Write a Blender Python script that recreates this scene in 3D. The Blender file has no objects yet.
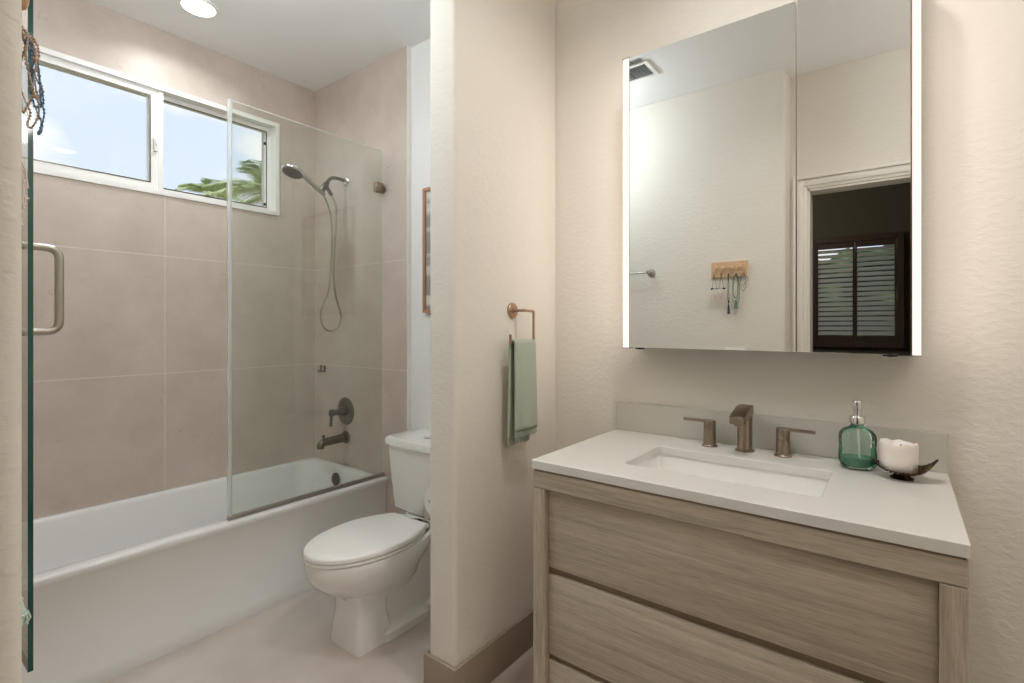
import bpy, bmesh, math, random
from mathutils import Vector, Matrix, noise
PI = math.pi
random.seed(7)
S = bpy.context.scene
C = S.collection

# ------------------------------------------------------------------ camera, world, lights, exposure
F_PX, YAW, HOR, EYE = 507.16, 0.654, 326.3, 1.2736
cam_d = bpy.data.cameras.new('camera')
cam_d.sensor_width = 36
cam_d.lens = F_PX * 36 / 1024
cam_d.shift_y = -(341.5 - HOR) / 1024
cam_d.clip_start = 0.02
cam = bpy.data.objects.new('camera', cam_d)
cam.location = (0, 0, EYE)
cam.rotation_euler = (PI / 2, 0, YAW)
C.objects.link(cam)
S.camera = cam

S.view_settings.view_transform = 'Standard'
S.view_settings.look = 'None'
S.view_settings.gamma = 1
S.view_settings.use_curve_mapping = False
S.view_settings.exposure = 0.12
S.cycles.use_denoising = True
S.cycles.max_bounces = 12
S.cycles.diffuse_bounces = 8
S.cycles.glossy_bounces = 6
S.cycles.transmission_bounces = 10
S.cycles.transparent_max_bounces = 16
S.cycles.caustics_reflective = False
S.cycles.caustics_refractive = False

CEIL = 2.785          # ceiling height
SHOWER_LIGHT = (-2.63, 1.0)
DOWNLIGHTS = [(SHOWER_LIGHT, 4.0, (.93, .98, 1)), ((-0.35, 1.12), 7.0, (1, .95, .90))]  # second one is out of view, added to brighten the vanity
FILL_GLOBES = [((.62, .55, 2.46), 18.0), ((-1.74, .60, 2.50), 40.0)]      # unseen fill globes added to brighten the room: place, glow
for (lx, ly), pw, col in DOWNLIGHTS:
    ld = bpy.data.lights.new('downlight_lamp', 'AREA')
    ld.shape = 'DISK'; ld.size = .135; ld.spread = math.radians(150); ld.energy = pw; ld.color = col
    lo = bpy.data.objects.new('downlight_lamp', ld)
    lo.location = (lx, ly, CEIL - .014)
    C.objects.link(lo)
sd = bpy.data.lights.new('sun', 'SUN')
sd.energy = 3.0; sd.angle = .01; sd.color = (1, .95, .86)
so = bpy.data.objects.new('sun', sd)
so.rotation_euler = (math.radians(-12), math.radians(48), 0)     # from the +X side, over the house
C.objects.link(so)

W = bpy.data.worlds.new('sky'); S.world = W
W.use_nodes = True
nt = W.node_tree; nt.nodes.clear()
out = nt.nodes.new('ShaderNodeOutputWorld')
bg = nt.nodes.new('ShaderNodeBackground')
tc = nt.nodes.new('ShaderNodeTexCoord')
sep = nt.nodes.new('ShaderNodeSeparateXYZ')
nt.links.new(tc.outputs['Generated'], sep.inputs[0])
ramp = nt.nodes.new('ShaderNodeValToRGB')
ramp.color_ramp.elements[0].position = 0.0; ramp.color_ramp.elements[0].color = (.70, .79, .90, 1)
ramp.color_ramp.elements[1].position = .7; ramp.color_ramp.elements[1].color = (.60, .70, .87, 1)
nt.links.new(sep.outputs['Z'], ramp.inputs[0])
mp = nt.nodes.new('ShaderNodeMapping'); mp.inputs['Scale'].default_value = (1, 1, 2.2)
mp.inputs['Location'].default_value = (.35, .1, .0)
nt.links.new(tc.outputs['Generated'], mp.inputs[0])
nz = nt.nodes.new('ShaderNodeTexNoise'); nz.inputs['Scale'].default_value = 3.3
nz.inputs['Detail'].default_value = 7; nz.inputs['Roughness'].default_value = .5
nt.links.new(mp.outputs[0], nz.inputs['Vector'])
cr = nt.nodes.new('ShaderNodeValToRGB')
cr.color_ramp.elements[0].position = .50; cr.color_ramp.elements[0].color = (0, 0, 0, 1)
cr.color_ramp.elements[1].position = .62; cr.color_ramp.elements[1].color = (1, 1, 1, 1)
nt.links.new(nz.outputs['Fac'], cr.inputs[0])
mx = nt.nodes.new('ShaderNodeMix'); mx.data_type = 'RGBA'
nt.links.new(cr.outputs[0], mx.inputs[0]); nt.links.new(ramp.outputs[0], mx.inputs[6])
mx.inputs[7].default_value = (.95, .95, .96, 1)
nt.links.new(mx.outputs[2], bg.inputs['Color'])
bg.inputs['Strength'].default_value = 1.12
nt.links.new(bg.outputs[0], out.inputs[0])

# ------------------------------------------------------------------ materials
def srgb(r, g, b):
    f = lambda c: (c / 255 / 12.92) if c / 255 <= .04045 else ((c / 255 + .055) / 1.055) ** 2.4
    return (f(r), f(g), f(b), 1)

def base(name, col, rough=.5, metal=0, spec=.5, **kw):
    m = bpy.data.materials.new(name); m.use_nodes = True
    p = m.node_tree.nodes['Principled BSDF']
    p.inputs['Base Color'].default_value = col
    p.inputs['Roughness'].default_value = rough
    p.inputs['Metallic'].default_value = metal
    p.inputs['Specular IOR Level'].default_value = spec
    for k, v in kw.items(): p.inputs[k.replace('_', ' ')].default_value = v
    return m

def nodes(m): return m.node_tree, m.node_tree.nodes['Principled BSDF']

def add_noise(m, scale, detail=3, vec_scale=(1, 1, 1), c0=None, c1=None, lo=.3, hi=.7, bump=0, dist=.001, rough=.5, distort=0):
    nt, p = nodes(m)
    tc = nt.nodes.new('ShaderNodeTexCoord'); mp = nt.nodes.new('ShaderNodeMapping')
    mp.inputs['Scale'].default_value = vec_scale
    nt.links.new(tc.outputs['Object'], mp.inputs[0])
    n = nt.nodes.new('ShaderNodeTexNoise'); n.inputs['Scale'].default_value = scale
    n.inputs['Detail'].default_value = detail; n.inputs['Roughness'].default_value = rough
    n.inputs['Distortion'].default_value = distort
    nt.links.new(mp.outputs[0], n.inputs['Vector'])
    r = nt.nodes.new('ShaderNodeValToRGB')
    r.color_ramp.elements[0].position = lo; r.color_ramp.elements[1].position = hi
    nt.links.new(n.outputs['Fac'], r.inputs[0])
    if c0:
        r.color_ramp.elements[0].color = c0; r.color_ramp.elements[1].color = c1
        nt.links.new(r.outputs[0], p.inputs['Base Color'])
    if bump:
        b = nt.nodes.new('ShaderNodeBump'); b.inputs['Strength'].default_value = bump
        b.inputs['Distance'].default_value = dist
        nt.links.new(n.outputs['Fac'], b.inputs['Height'])
        if p.inputs['Normal'].is_linked:
            nt.links.new(p.inputs['Normal'].links[0].from_socket, b.inputs['Normal'])
        nt.links.new(b.outputs[0], p.inputs['Normal'])
    return m

def wall_mat(name, col, bump=.22):
    m = base(name, col, .75, spec=.25)
    nt, p = nodes(m)
    tc = nt.nodes.new('ShaderNodeTexCoord')
    n = nt.nodes.new('ShaderNodeTexNoise'); n.inputs['Scale'].default_value = 55
    n.inputs['Detail'].default_value = 3; n.inputs['Roughness'].default_value = .45
    mp = nt.nodes.new('ShaderNodeMapping'); mp.inputs['Scale'].default_value = (.75, .75, 1.25)
    nt.links.new(tc.outputs['Object'], mp.inputs[0])
    nt.links.new(mp.outputs[0], n.inputs['Vector'])
    r = nt.nodes.new('ShaderNodeValToRGB'); r.color_ramp.interpolation = 'EASE'
    r.color_ramp.elements[0].position = .44; r.color_ramp.elements[1].position = .6
    nt.links.new(n.outputs['Fac'], r.inputs[0])
    b = nt.nodes.new('ShaderNodeBump'); b.inputs['Strength'].default_value = bump; b.inputs['Distance'].default_value = .0022
    nt.links.new(r.outputs[0], b.inputs['Height']); nt.links.new(b.outputs[0], p.inputs['Normal'])
    return m

M = {}
M['wall'] = wall_mat('warm_white_plaster', srgb(230, 225, 216))
M['wall_white'] = wall_mat('cool_white_plaster', srgb(236, 236, 235), .08)
M['ceiling'] = base('ceiling_white', srgb(238, 238, 238), .8, spec=.2)
M['bedroom'] = base('taupe_paint', srgb(104, 98, 84), .85, spec=.1)  # dark tone stands in for the shade of the unlit bedroom
M['bedroom_floor'] = base('dark_carpet', srgb(80, 70, 58), .95, spec=.05)
M['floor'] = base('beige_floor', srgb(208, 194, 184), .32, spec=.4)
add_noise(M['floor'], 5, 5, c0=srgb(196, 185, 177), c1=srgb(208, 198, 191))
M['baseboard'] = base('taupe_baseboard', srgb(156, 141, 125), .45)
M['casing'] = base('white_casing', srgb(232, 228, 220), .4)
M['ceramic'] = base('white_ceramic', srgb(238, 237, 234), .12, spec=.5, Coat_Weight=.3)
M['tub'] = base('white_enamel', srgb(232, 232, 231), .14, spec=.5)
M['plastic'] = base('white_plastic', srgb(240, 239, 236), .3)
M['vinyl'] = base('white_vinyl', srgb(238, 236, 232), .35)
M['quartz'] = base('white_quartz', srgb(222, 220, 215), .22)
M['quartz_back'] = base('grey_quartz', srgb(212, 208, 199), .3)
M['bronze'] = base('brushed_bronze_nickel', srgb(158, 144, 129), .3, 1)
add_noise(M['bronze'], 30, 2, (1, 1, 30), bump=.08, dist=.0003)
M['nickel'] = base('brushed_nickel', srgb(178, 172, 162), .28, 1)
M['copper'] = base('champagne_bronze', srgb(176, 150, 126), .3, 1)
M['dark_nickel'] = base('dark_nickel', srgb(116, 108, 98), .35, 1)
M['chrome'] = base('chrome', srgb(225, 225, 225), .06, 1)
M['black'] = base('black_plastic', srgb(22, 20, 19), .5)
M['mirror'] = base('mirror_silver', (.87, .885, .87, 1), .0, 1)
M['cab_side'] = base('aluminium_case', srgb(170, 160, 148), .35, .9)
M['rack_wood'] = base('light_wood', srgb(206, 160, 116), .5)
add_noise(M['rack_wood'], 20, 3, (1, 1, 8), c0=srgb(206, 168, 130), c1=srgb(222, 190, 156))
M['frame_wood'] = base('reddish_wood', srgb(172, 128, 98), .4)
M['seafoam'] = base('seafoam_cloth', srgb(178, 188, 174), .95, spec=.1)
add_noise(M['seafoam'], 500, 2, bump=.5, dist=.001)
M['mint'] = base('mint_cloth', srgb(200, 220, 210), .95, spec=.1)
M['paper'] = base('tissue_paper', srgb(240, 239, 236), .95, spec=.05)
M['candle'] = base('wax', srgb(238, 230, 224), .45, Subsurface_Weight=.25)
M['wick'] = base('wick', srgb(40, 34, 30), .9)
M['dish'] = base('dark_bronze_leaf', srgb(70, 52, 36), .45, .6)
add_noise(M['dish'], 60, 3, c0=srgb(52, 36, 26), c1=srgb(112, 88, 40), lo=.45, hi=.75)
M['cotton'] = base('white_thread', srgb(235, 228, 218), .9)
M['peach'] = base('peach_beads', srgb(206, 158, 136), .5)
M['green_beads'] = base('green_beads', srgb(84, 130, 108), .3)
M['dark_beads'] = base('black_beads', srgb(30, 34, 42), .3)
M['blue_beads'] = base('blue_beads', srgb(70, 110, 140), .3)
M['sand_beads'] = base('sand_beads', srgb(176, 152, 132), .4)
M['louver'] = base('pale_louver', srgb(205, 208, 198), .5)
M['hedge'] = base('hedge_leaves', srgb(70, 92, 56), .8)
add_noise(M['hedge'], 9, 4, c0=srgb(40, 58, 34), c1=srgb(120, 140, 92))
M['shutter'] = base('dark_shutter_wood', srgb(80, 62, 50), .45)
M['trunk'] = base('palm_trunk', srgb(120, 98, 76), .9)
M['frond'] = base('palm_leaf', srgb(120, 150, 84), .55)
add_noise(M['frond'], 3, 2, c0=srgb(140, 164, 110), c1=srgb(206, 214, 168))
M['ground'] = base('dry_grass', srgb(150, 150, 110), .95)
add_noise(M['ground'], 2, 5, c0=srgb(120, 130, 84), c1=srgb(176, 168, 130))
M['liquid'] = base('green_soap', srgb(84, 158, 128), .15)
M['stucco'] = base('outside_stucco', srgb(214, 206, 192), .9)

def emis(name, col, st):
    m = bpy.data.materials.new(name); m.use_nodes = True
    nt = m.node_tree; nt.nodes.clear()
    o = nt.nodes.new('ShaderNodeOutputMaterial'); e = nt.nodes.new('ShaderNodeEmission')
    e.inputs[0].default_value = col; e.inputs[1].default_value = st
    nt.links.new(e.outputs[0], o.inputs[0]); return m
M['led'] = emis('warm_led_strip', (1, .87, .77, 1), 1.15)
M['led_side'] = emis('warm_led_side', (1, .88, .77, 1), 5.0)
M['diffuser'] = emis('downlight_diffuser', (1, .96, .9, 1), 8.0)

def thin_glass(name, tint, ior=1.5, gloss=(1, 1, 1, 1), sheet=True):
    m = bpy.data.materials.new(name); m.use_nodes = True
    nt = m.node_tree; nt.nodes.clear()
    o = nt.nodes.new('ShaderNodeOutputMaterial'); t = nt.nodes.new('ShaderNodeBsdfTransparent')
    t.inputs[0].default_value = tint
    g = nt.nodes.new('ShaderNodeBsdfGlossy'); g.inputs['Roughness'].default_value = 0; g.inputs[0].default_value = gloss
    f = nt.nodes.new('ShaderNodeFresnel')
    ge = nt.nodes.new('ShaderNodeNewGeometry'); mi = nt.nodes.new('ShaderNodeMix')     # a thin sheet reflects alike from either side
    mi.inputs[2].default_value = ior; mi.inputs[3].default_value = 1 / ior if sheet else ior
    nt.links.new(ge.outputs['Backfacing'], mi.inputs[0]); nt.links.new(mi.outputs[0], f.inputs[0])
    x = nt.nodes.new('ShaderNodeMixShader')
    nt.links.new(f.outputs[0], x.inputs[0]); nt.links.new(t.outputs[0], x.inputs[1]); nt.links.new(g.outputs[0], x.inputs[2])
    nt.links.new(x.outputs[0], o.inputs[0]); return m
M['glass'] = thin_glass('clear_shower_glass', (.925, .945, .925, 1), 1.5)
M['pane'] = thin_glass('window_glass', (.98, .985, .99, 1), 1.35)
M['glass_edge'] = base('green_glass_edge', srgb(2, 74, 70), .06, spec=.8)
def frosted(name, col, fac):
    m = bpy.data.materials.new(name); m.use_nodes = True
    nt = m.node_tree; nt.nodes.clear(); N = nt.nodes.new
    o = N('ShaderNodeOutputMaterial'); t = N('ShaderNodeBsdfTransparent'); d = N('ShaderNodeBsdfDiffuse'); l = N('ShaderNodeBsdfTranslucent'); g = N('ShaderNodeBsdfGlossy')
    d.inputs[0].default_value = col; l.inputs[0].default_value = col; g.inputs['Roughness'].default_value = .15; t.inputs[0].default_value = (.96, .98, .97, 1)
    a, b, c = N('ShaderNodeMixShader'), N('ShaderNodeMixShader'), N('ShaderNodeMixShader')
    a.inputs[0].default_value = .5; b.inputs[0].default_value = .18; c.inputs[0].default_value = fac
    nt.links.new(d.outputs[0], a.inputs[1]); nt.links.new(l.outputs[0], a.inputs[2])
    nt.links.new(a.outputs[0], b.inputs[1]); nt.links.new(g.outputs[0], b.inputs[2])
    nt.links.new(t.outputs[0], c.inputs[1]); nt.links.new(b.outputs[0], c.inputs[2])
    nt.links.new(c.outputs[0], o.inputs[0]); return m
M['glass_edge_pale'] = frosted('polished_glass_edge', (.86, .94, .91, 1), .6)
M['bottle'] = thin_glass('sea_green_glass', (.925, .985, .96, 1), 1.32, sheet=False)
M['seal'] = frosted('clear_vinyl_seal', (.86, .88, .88, 1), .42)

def wood(name, vec):
    m = base(name, srgb(184, 168, 147), .55, spec=.3)
    nt, p = nodes(m)
    tc = nt.nodes.new('ShaderNodeTexCoord')
    mp = nt.nodes.new('ShaderNodeMapping'); mp.inputs['Scale'].default_value = vec
    nt.links.new(tc.outputs['Object'], mp.inputs[0])
    n1 = nt.nodes.new('ShaderNodeTexNoise'); n1.inputs['Scale'].default_value = 5; n1.inputs['Detail'].default_value = 8
    n1.inputs['Roughness'].default_value = .62; n1.inputs['Distortion'].default_value = .35
    nt.links.new(mp.outputs[0], n1.inputs['Vector'])
    n2 = nt.nodes.new('ShaderNodeTexNoise'); n2.inputs['Scale'].default_value = 34; n2.inputs['Detail'].default_value = 3
    nt.links.new(mp.outputs[0], n2.inputs['Vector'])
    r1 = nt.nodes.new('ShaderNodeValToRGB')
    e = r1.color_ramp.elements
    e[0].position = .3; e[0].color = srgb(170, 157, 139); e[1].position = .68; e[1].color = srgb(200, 188, 171)
    nt.links.new(n1.outputs['Fac'], r1.inputs[0])
    r2 = nt.nodes.new('ShaderNodeValToRGB')
    e = r2.color_ramp.elements
    e[0].position = .36; e[0].color = (.72, .70, .67, 1); e[1].position = .52; e[1].color = (1, 1, 1, 1)
    nt.links.new(n2.outputs['Fac'], r2.inputs[0])
    mx = nt.nodes.new('ShaderNodeMix'); mx.data_type = 'RGBA'; mx.blend_type = 'MULTIPLY'; mx.inputs[0].default_value = .6
    nt.links.new(r1.outputs[0], mx.inputs[6]); nt.links.new(r2.outputs[0], mx.inputs[7])
    nt.links.new(mx.outputs[2], p.inputs['Base Color'])
    b = nt.nodes.new('ShaderNodeBump'); b.inputs['Strength'].default_value = .4; b.inputs['Distance'].default_value = .0012
    nt.links.new(n2.outputs['Fac'], b.inputs['Height']); nt.links.new(b.outputs[0], p.inputs['Normal'])
    return m
M['wood_h'] = wood('washed_oak_horizontal', (.55, 9, 14))
M['wood_v'] = wood('washed_oak_vertical', (14, 14, .7))
M['gap'] = base('dark_recess_wood', srgb(140, 122, 100), .7)

def tile_mat(name, axis, off_h, off_z, tw=1.2, th=.60):
    """large-format stone-look porcelain: joints from the distance to the nearest multiple of the tile size"""
    m = base(name, srgb(190, 176, 164), .38, spec=.4)
    nt, p = nodes(m)
    geo = nt.nodes.new('ShaderNodeNewGeometry'); sp = nt.nodes.new('ShaderNodeSeparateXYZ')
    nt.links.new(geo.outputs['Position'], sp.inputs[0])
    def joint(sock, off, size):
        a = nt.nodes.new('ShaderNodeMath'); a.operation = 'SUBTRACT'; a.inputs[1].default_value = off
        nt.links.new(sock, a.inputs[0])
        b = nt.nodes.new('ShaderNodeMath'); b.operation = 'PINGPONG'; b.inputs[1].default_value = size / 2
        nt.links.new(a.outputs[0], b.inputs[0])
        c = nt.nodes.new('ShaderNodeMath'); c.operation = 'LESS_THAN'; c.inputs[1].default_value = .0018
        nt.links.new(b.outputs[0], c.inputs[0]); return c.outputs[0]
    # shift by a half-period is not needed: pingpong is 0 at multiples of size
    j1 = joint(sp.outputs[axis], off_h, tw); j2 = joint(sp.outputs['Z'], off_z, th)
    j = nt.nodes.new('ShaderNodeMath'); j.operation = 'MAXIMUM'
    nt.links.new(j1, j.inputs[0]); nt.links.new(j2, j.inputs[1])
    lt = nt.nodes.new('ShaderNodeMath'); lt.operation = 'LESS_THAN'; lt.inputs[1].default_value = 1.97   # one tall top course
    nt.links.new(sp.outputs['Z'], lt.inputs[0])
    jm = nt.nodes.new('ShaderNodeMath'); jm.operation = 'MULTIPLY'
    nt.links.new(j.outputs[0], jm.inputs[0]); nt.links.new(lt.outputs[0], jm.inputs[1]); j = jm
    n = nt.nodes.new('ShaderNodeTexNoise'); n.inputs['Scale'].default_value = 5; n.inputs['Detail'].default_value = 9; n.inputs['Roughness'].default_value = .6
    nt.links.new(geo.outputs['Position'], n.inputs['Vector'])
    r = nt.nodes.new('ShaderNodeValToRGB')
    r.color_ramp.elements[0].position = .3; r.color_ramp.elements[0].color = srgb(194, 180, 168)
    r.color_ramp.elements[1].position = .7; r.color_ramp.elements[1].color = srgb(208, 195, 184)
    nt.links.new(n.outputs['Fac'], r.inputs[0])
    n2 = nt.nodes.new('ShaderNodeTexNoise'); n2.inputs['Scale'].default_value = 26; n2.inputs['Detail'].default_value = 6; n2.inputs['Distortion'].default_value = 1.2
    nt.links.new(geo.outputs['Position'], n2.inputs['Vector'])
    r2 = nt.nodes.new('ShaderNodeValToRGB')
    r2.color_ramp.elements[0].position = .66; r2.color_ramp.elements[0].color = (0, 0, 0, 1)
    r2.color_ramp.elements[1].position = .76; r2.color_ramp.elements[1].color = (.6, .6, .6, 1)
    nt.links.new(n2.outputs['Fac'], r2.inputs[0])
    m0 = nt.nodes.new('ShaderNodeMix'); m0.data_type = 'RGBA'; nt.links.new(r2.outputs[0], m0.inputs[0])
    nt.links.new(r.outputs[0], m0.inputs[6]); m0.inputs[7].default_value = srgb(172, 156, 144)
    mx = nt.nodes.new('ShaderNodeMix'); mx.data_type = 'RGBA'
    nt.links.new(j.outputs[0], mx.inputs[0]); nt.links.new(m0.outputs[2], mx.inputs[6]); mx.inputs[7].default_value = srgb(222, 212, 202)
    nt.links.new(mx.outputs[2], p.inputs['Base Color'])
    return m
M['tile_left'] = tile_mat('stone_tile_window_wall', 'Y', .982, 1.033)
M['tile_back'] = tile_mat('stone_tile_faucet_wall', 'X', -2.995, 1.033)

# ------------------------------------------------------------------ mesh helpers
def finish(bm, name, m, parent=None, smooth=None, rev=True):
    if rev: bmesh.ops.recalc_face_normals(bm, faces=bm.faces[:])
    me = bpy.data.meshes.new(name)
    bm.to_mesh(me); bm.free()
    for k in (m if isinstance(m, (list, tuple)) else [m]): me.materials.append(M[k])
    o = bpy.data.objects.new(name, me); C.objects.link(o)
    if parent is not None:
        o.parent = parent
        bpy.context.view_layer.update()
        o.matrix_parent_inverse = parent.matrix_world.inverted()
    if smooth is not None:
        me.polygons.foreach_set('use_smooth', [True] * len(me.polygons))
        if smooth > 0: me.set_sharp_from_angle(angle=math.radians(smooth))
    me.update()
    return o

def tag(o, label=None, cat=None, group=None, kind=None):
    if label: o['label'] = label
    if cat: o['category'] = cat
    if group: o['group'] = group
    if kind: o['kind'] = kind
    return o

def thing(name, label, cat, loc=(0, 0, 0), group=None, rotz=0):
    o = bpy.data.objects.new(name, None); C.objects.link(o)
    o.location = loc; o.rotation_euler = (0, 0, rotz); o.empty_display_size = .05
    bpy.context.view_layer.update()
    return tag(o, label, cat, group)

def struct(o, label=None):
    o['kind'] = 'structure'
    if label: o['label'] = label
    return o

def box(bm, x0, x1, y0, y1, z0, z1, bev=0, seg=2, vertical_only=False, mat=None):
    vs = [bm.verts.new((x, y, z)) for z in (z0, z1) for y in (y0, y1) for x in (x0, x1)]
    F = [(0, 2, 3, 1), (4, 5, 7, 6), (0, 1, 5, 4), (2, 6, 7, 3), (0, 4, 6, 2), (1, 3, 7, 5)]
    fs = [bm.faces.new([vs[i] for i in f]) for f in F]
    if mat is not None:
        for f in fs: f.material_index = mat
    if bev:
        es = {e for f in fs for e in f.edges}
        if vertical_only:
            es = {e for e in es if abs(e.verts[0].co.z - e.verts[1].co.z) > 1e-6}
        bmesh.ops.bevel(bm, geom=list(es), offset=bev, segments=seg, affect='EDGES', profile=.5)
    return fs

def loft(bm, loops, cap0=True, cap1=True, closed=True, mat=0):
    rows = [[bm.verts.new(p) for p in l] for l in loops]
    n = len(rows[0])
    for a, b in zip(rows, rows[1:]):
        for i in range(n if closed else n - 1):
            j = (i + 1) % n
            bm.faces.new((a[i], a[j], b[j], b[i])).material_index = mat
    if cap0: bm.faces.new(list(reversed(rows[0]))).material_index = mat
    if cap1: bm.faces.new(rows[-1]).material_index = mat
    return rows

def frame_of(d):
    d = Vector(d).normalized()
    u = d.cross(Vector((0, 0, 1)))
    if u.length < 1e-3: u = Vector((1, 0, 0))
    u.normalize(); return u, d.cross(u).normalized(), d

def lathe(bm, prof, c=(0, 0, 0), axis=(0, 0, 1), n=28, cap=True):
    """prof: list of (radius, height along axis)"""
    u, v, d = frame_of(axis); c = Vector(c)
    loft(bm, [[c + d * h + (u * math.cos(2 * PI * k / n) + v * math.sin(2 * PI * k / n)) * max(r, 1e-5) for k in range(n)] for r, h in prof], cap, cap)

def tube(bm, pts, r, n=10, cap=True, radii=None):
    pts = [Vector(p) for p in pts]
    loops = []; u = None
    for i, p in enumerate(pts):
        a = pts[max(i - 1, 0)]; b = pts[min(i + 1, len(pts) - 1)]
        d = (b - a).normalized()
        if u is None: u, v, _ = frame_of(d)
        else:
            u = (u - d * u.dot(d)).normalized(); v = d.cross(u).normalized()
        rr = radii[i] if radii else r
        loops.append([p + (u * math.cos(2 * PI * k / n) + v * math.sin(2 * PI * k / n)) * rr for k in range(n)])
    loft(bm, loops, cap, cap)

def smooth_path(pts, n=8):
    """Catmull-Rom through pts"""
    P = [Vector(p) for p in pts]; P = [P[0] * 2 - P[1]] + P + [P[-1] * 2 - P[-2]]
    o = []
    for i in range(1, len(P) - 2):
        for k in range(n):
            t = k / n; a, b, c, d = P[i - 1:i + 3]
            o.append(.5 * ((2 * b) + (c - a) * t + (2 * a - 5 * b + 4 * c - d) * t * t + (3 * b - a - 3 * c + d) * t ** 3))
    o.append(P[-2]); return o

def fillet(pts, r, n=6):
    """polyline with rounded corners"""
    P = [Vector(p) for p in pts]; o = [P[0]]
    for a, b, c in zip(P, P[1:], P[2:]):
        p0 = b + (a - b).normalized() * r; p1 = b + (c - b).normalized() * r
        for k in range(n + 1):
            t = k / n; o.append((1 - t) ** 2 * p0 + 2 * t * (1 - t) * b + t * t * p1)
    o.append(P[-1]); return o

def rrect(x0, x1, y0, y1, r, z, n=6):
    o = []
    for cx, cy, a0 in ((x1 - r, y1 - r, 0), (x0 + r, y1 - r, PI / 2), (x0 + r, y0 + r, PI), (x1 - r, y0 + r, 3 * PI / 2)):
        for k in range(n + 1):
            a = a0 + PI / 2 * k / n
            o.append((cx + r * math.cos(a), cy + r * math.sin(a), z))
    return o

def dup(root, loc=None, label=None, group=None):
    r = root.copy(); C.objects.link(r)
    if loc is not None: r.location = loc
    if label: r['label'] = label
    if group: r['group'] = group
    for ch in list(root.children):
        c = ch.copy(); C.objects.link(c); c.parent = r
        for g in ch.children:
            d = g.copy(); C.objects.link(d); d.parent = c
    return r

# ------------------------------------------------------------------ the setting
YB = 1.851            # face of the vanity / toilet wall
XP, XP2, YP = -1.175, -1.302, 1.222   # partition faces and its free end
XW = -2.995           # tile face of the window wall
YT = 1.822            # tile face of the faucet wall
XT = -2.108            # where that tile ends
YR = .082             # wall with the peg rack
XJ = -.535            # free corner of that wall
YD = -.08             # wall with the door
XR = 1.05             # right wall

bm = bmesh.new(); box(bm, -3.2, 1.25, -.2, 2.05, -.1, 0)
struct(finish(bm, 'floor', 'floor'), 'smooth pale beige bathroom floor')
bm = bmesh.new(); box(bm, -3.2, 1.25, -.2, 2.05, CEIL, CEIL + .15)
struct(finish(bm, 'ceiling', 'ceiling'), 'flat white bathroom ceiling')
bm = bmesh.new(); box(bm, XP - .005, 1.25, YB, 2.05, 0, CEIL)
struct(finish(bm, 'wall_back', 'wall'), 'cream textured wall behind the vanity')
bm = bmesh.new(); box(bm, -3.2, XP - .005, YB, 2.05, 0, CEIL)
struct(finish(bm, 'wall_alcove', 'wall_white'), 'white wall behind the toilet')
bm = bmesh.new(); box(bm, XP2, XP, YP, YB, 0, CEIL, .016, 4, True)
struct(finish(bm, 'wall_partition', 'wall', smooth=40), 'partition wall between toilet and vanity')
bm = bmesh.new(); box(bm, XR, 1.25, YD - .12, YB, 0, CEIL)
struct(finish(bm, 'wall_right', 'wall'))
bm = bmesh.new(); box(bm, -3.2, XJ, YD - .12, YR, 0, CEIL, .014, 4, True)
struct(finish(bm, 'wall_front', 'wall', smooth=40), 'wall that carries the peg rack')
# door wall with opening
DX0, DX1, DH = -.442, .42, 2.09
bm = bmesh.new()
box(bm, XJ - .02, DX0, YD - .12, YD, 0, CEIL); box(bm, DX1, XR + .02, YD - .12, YD, 0, CEIL); box(bm, DX0, DX1, YD - .12, YD, DH, CEIL)
struct(finish(bm, 'wall_door', 'wall'))
# casing round the doorway, profiled in two steps
bm = bmesh.new()
def casing(bm, x0, x1, z1, w, y0, y1):
    box(bm, x0 - w, x0, y0, y1, 0, z1 + w, .004, 2); box(bm, x1, x1 + w, y0, y1, 0, z1 + w, .004, 2); box(bm, x0, x1, y0, y1, z1, z1 + w, .004, 2)
casing(bm, DX0, DX1, DH, .078, YD, YD + .012)
casing(bm, DX0 - .018, DX1 + .018, DH + .018, .036, YD + .01, YD + .020)
casing(bm, DX0 - .058, DX1 + .058, DH + .058, .018, YD + .01, YD + .026)
box(bm, DX0 - .001, DX0 + .012, YD - .12, YD + .004, 0, DH); box(bm, DX1 - .012, DX1 + .001, YD - .12, YD + .004, 0, DH); box(bm, DX0, DX1, YD - .12, YD + .004, DH - .012, DH + .001)
struct(finish(bm, 'door_1', 'casing', smooth=40), 'white moulded door casing around the dark doorway')

# window wall, tile face split around the window
WY0, WY1, WZ0, WZ1 = .345, 1.582, 1.943, 2.500
def holed(bm, x0, x1, ya, yb, za, zb, wy0, wy1, wz0, wz1):
    box(bm, x0, x1, ya, wy0, za, zb); box(bm, x0, x1, wy1, yb, za, zb)
    box(bm, x0, x1, wy0, wy1, za, wz0); box(bm, x0, x1, wy0, wy1, wz1, zb)
bm = bmesh.new(); holed(bm, -3.2, XW, YR - .02, YB, 0, CEIL, WY0 + .004, WY1 - .004, WZ0 + .004, WZ1 - .004)
struct(finish(bm, 'wall_left', 'tile_left'), 'beige stone-look tiled wall with the window')
bm = bmesh.new(); box(bm, XW, XT, YT, YB, 0, CEIL)
struct(finish(bm, 'wall_shower', 'tile_back'), 'beige tiled wall with the shower fittings')
bm = bmesh.new(); box(bm, XW, -2.22, YR, .205, 0, CEIL)
struct(finish(bm, 'wall_tub_end', 'tile_back'))
bm = bmesh.new(); box(bm, XT, XT + .003, YT - .001, YB - .001, .0, CEIL)
struct(finish(bm, 'trim_1', 'vinyl'), 'thin metal edge profile at end of the shower tile')

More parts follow.
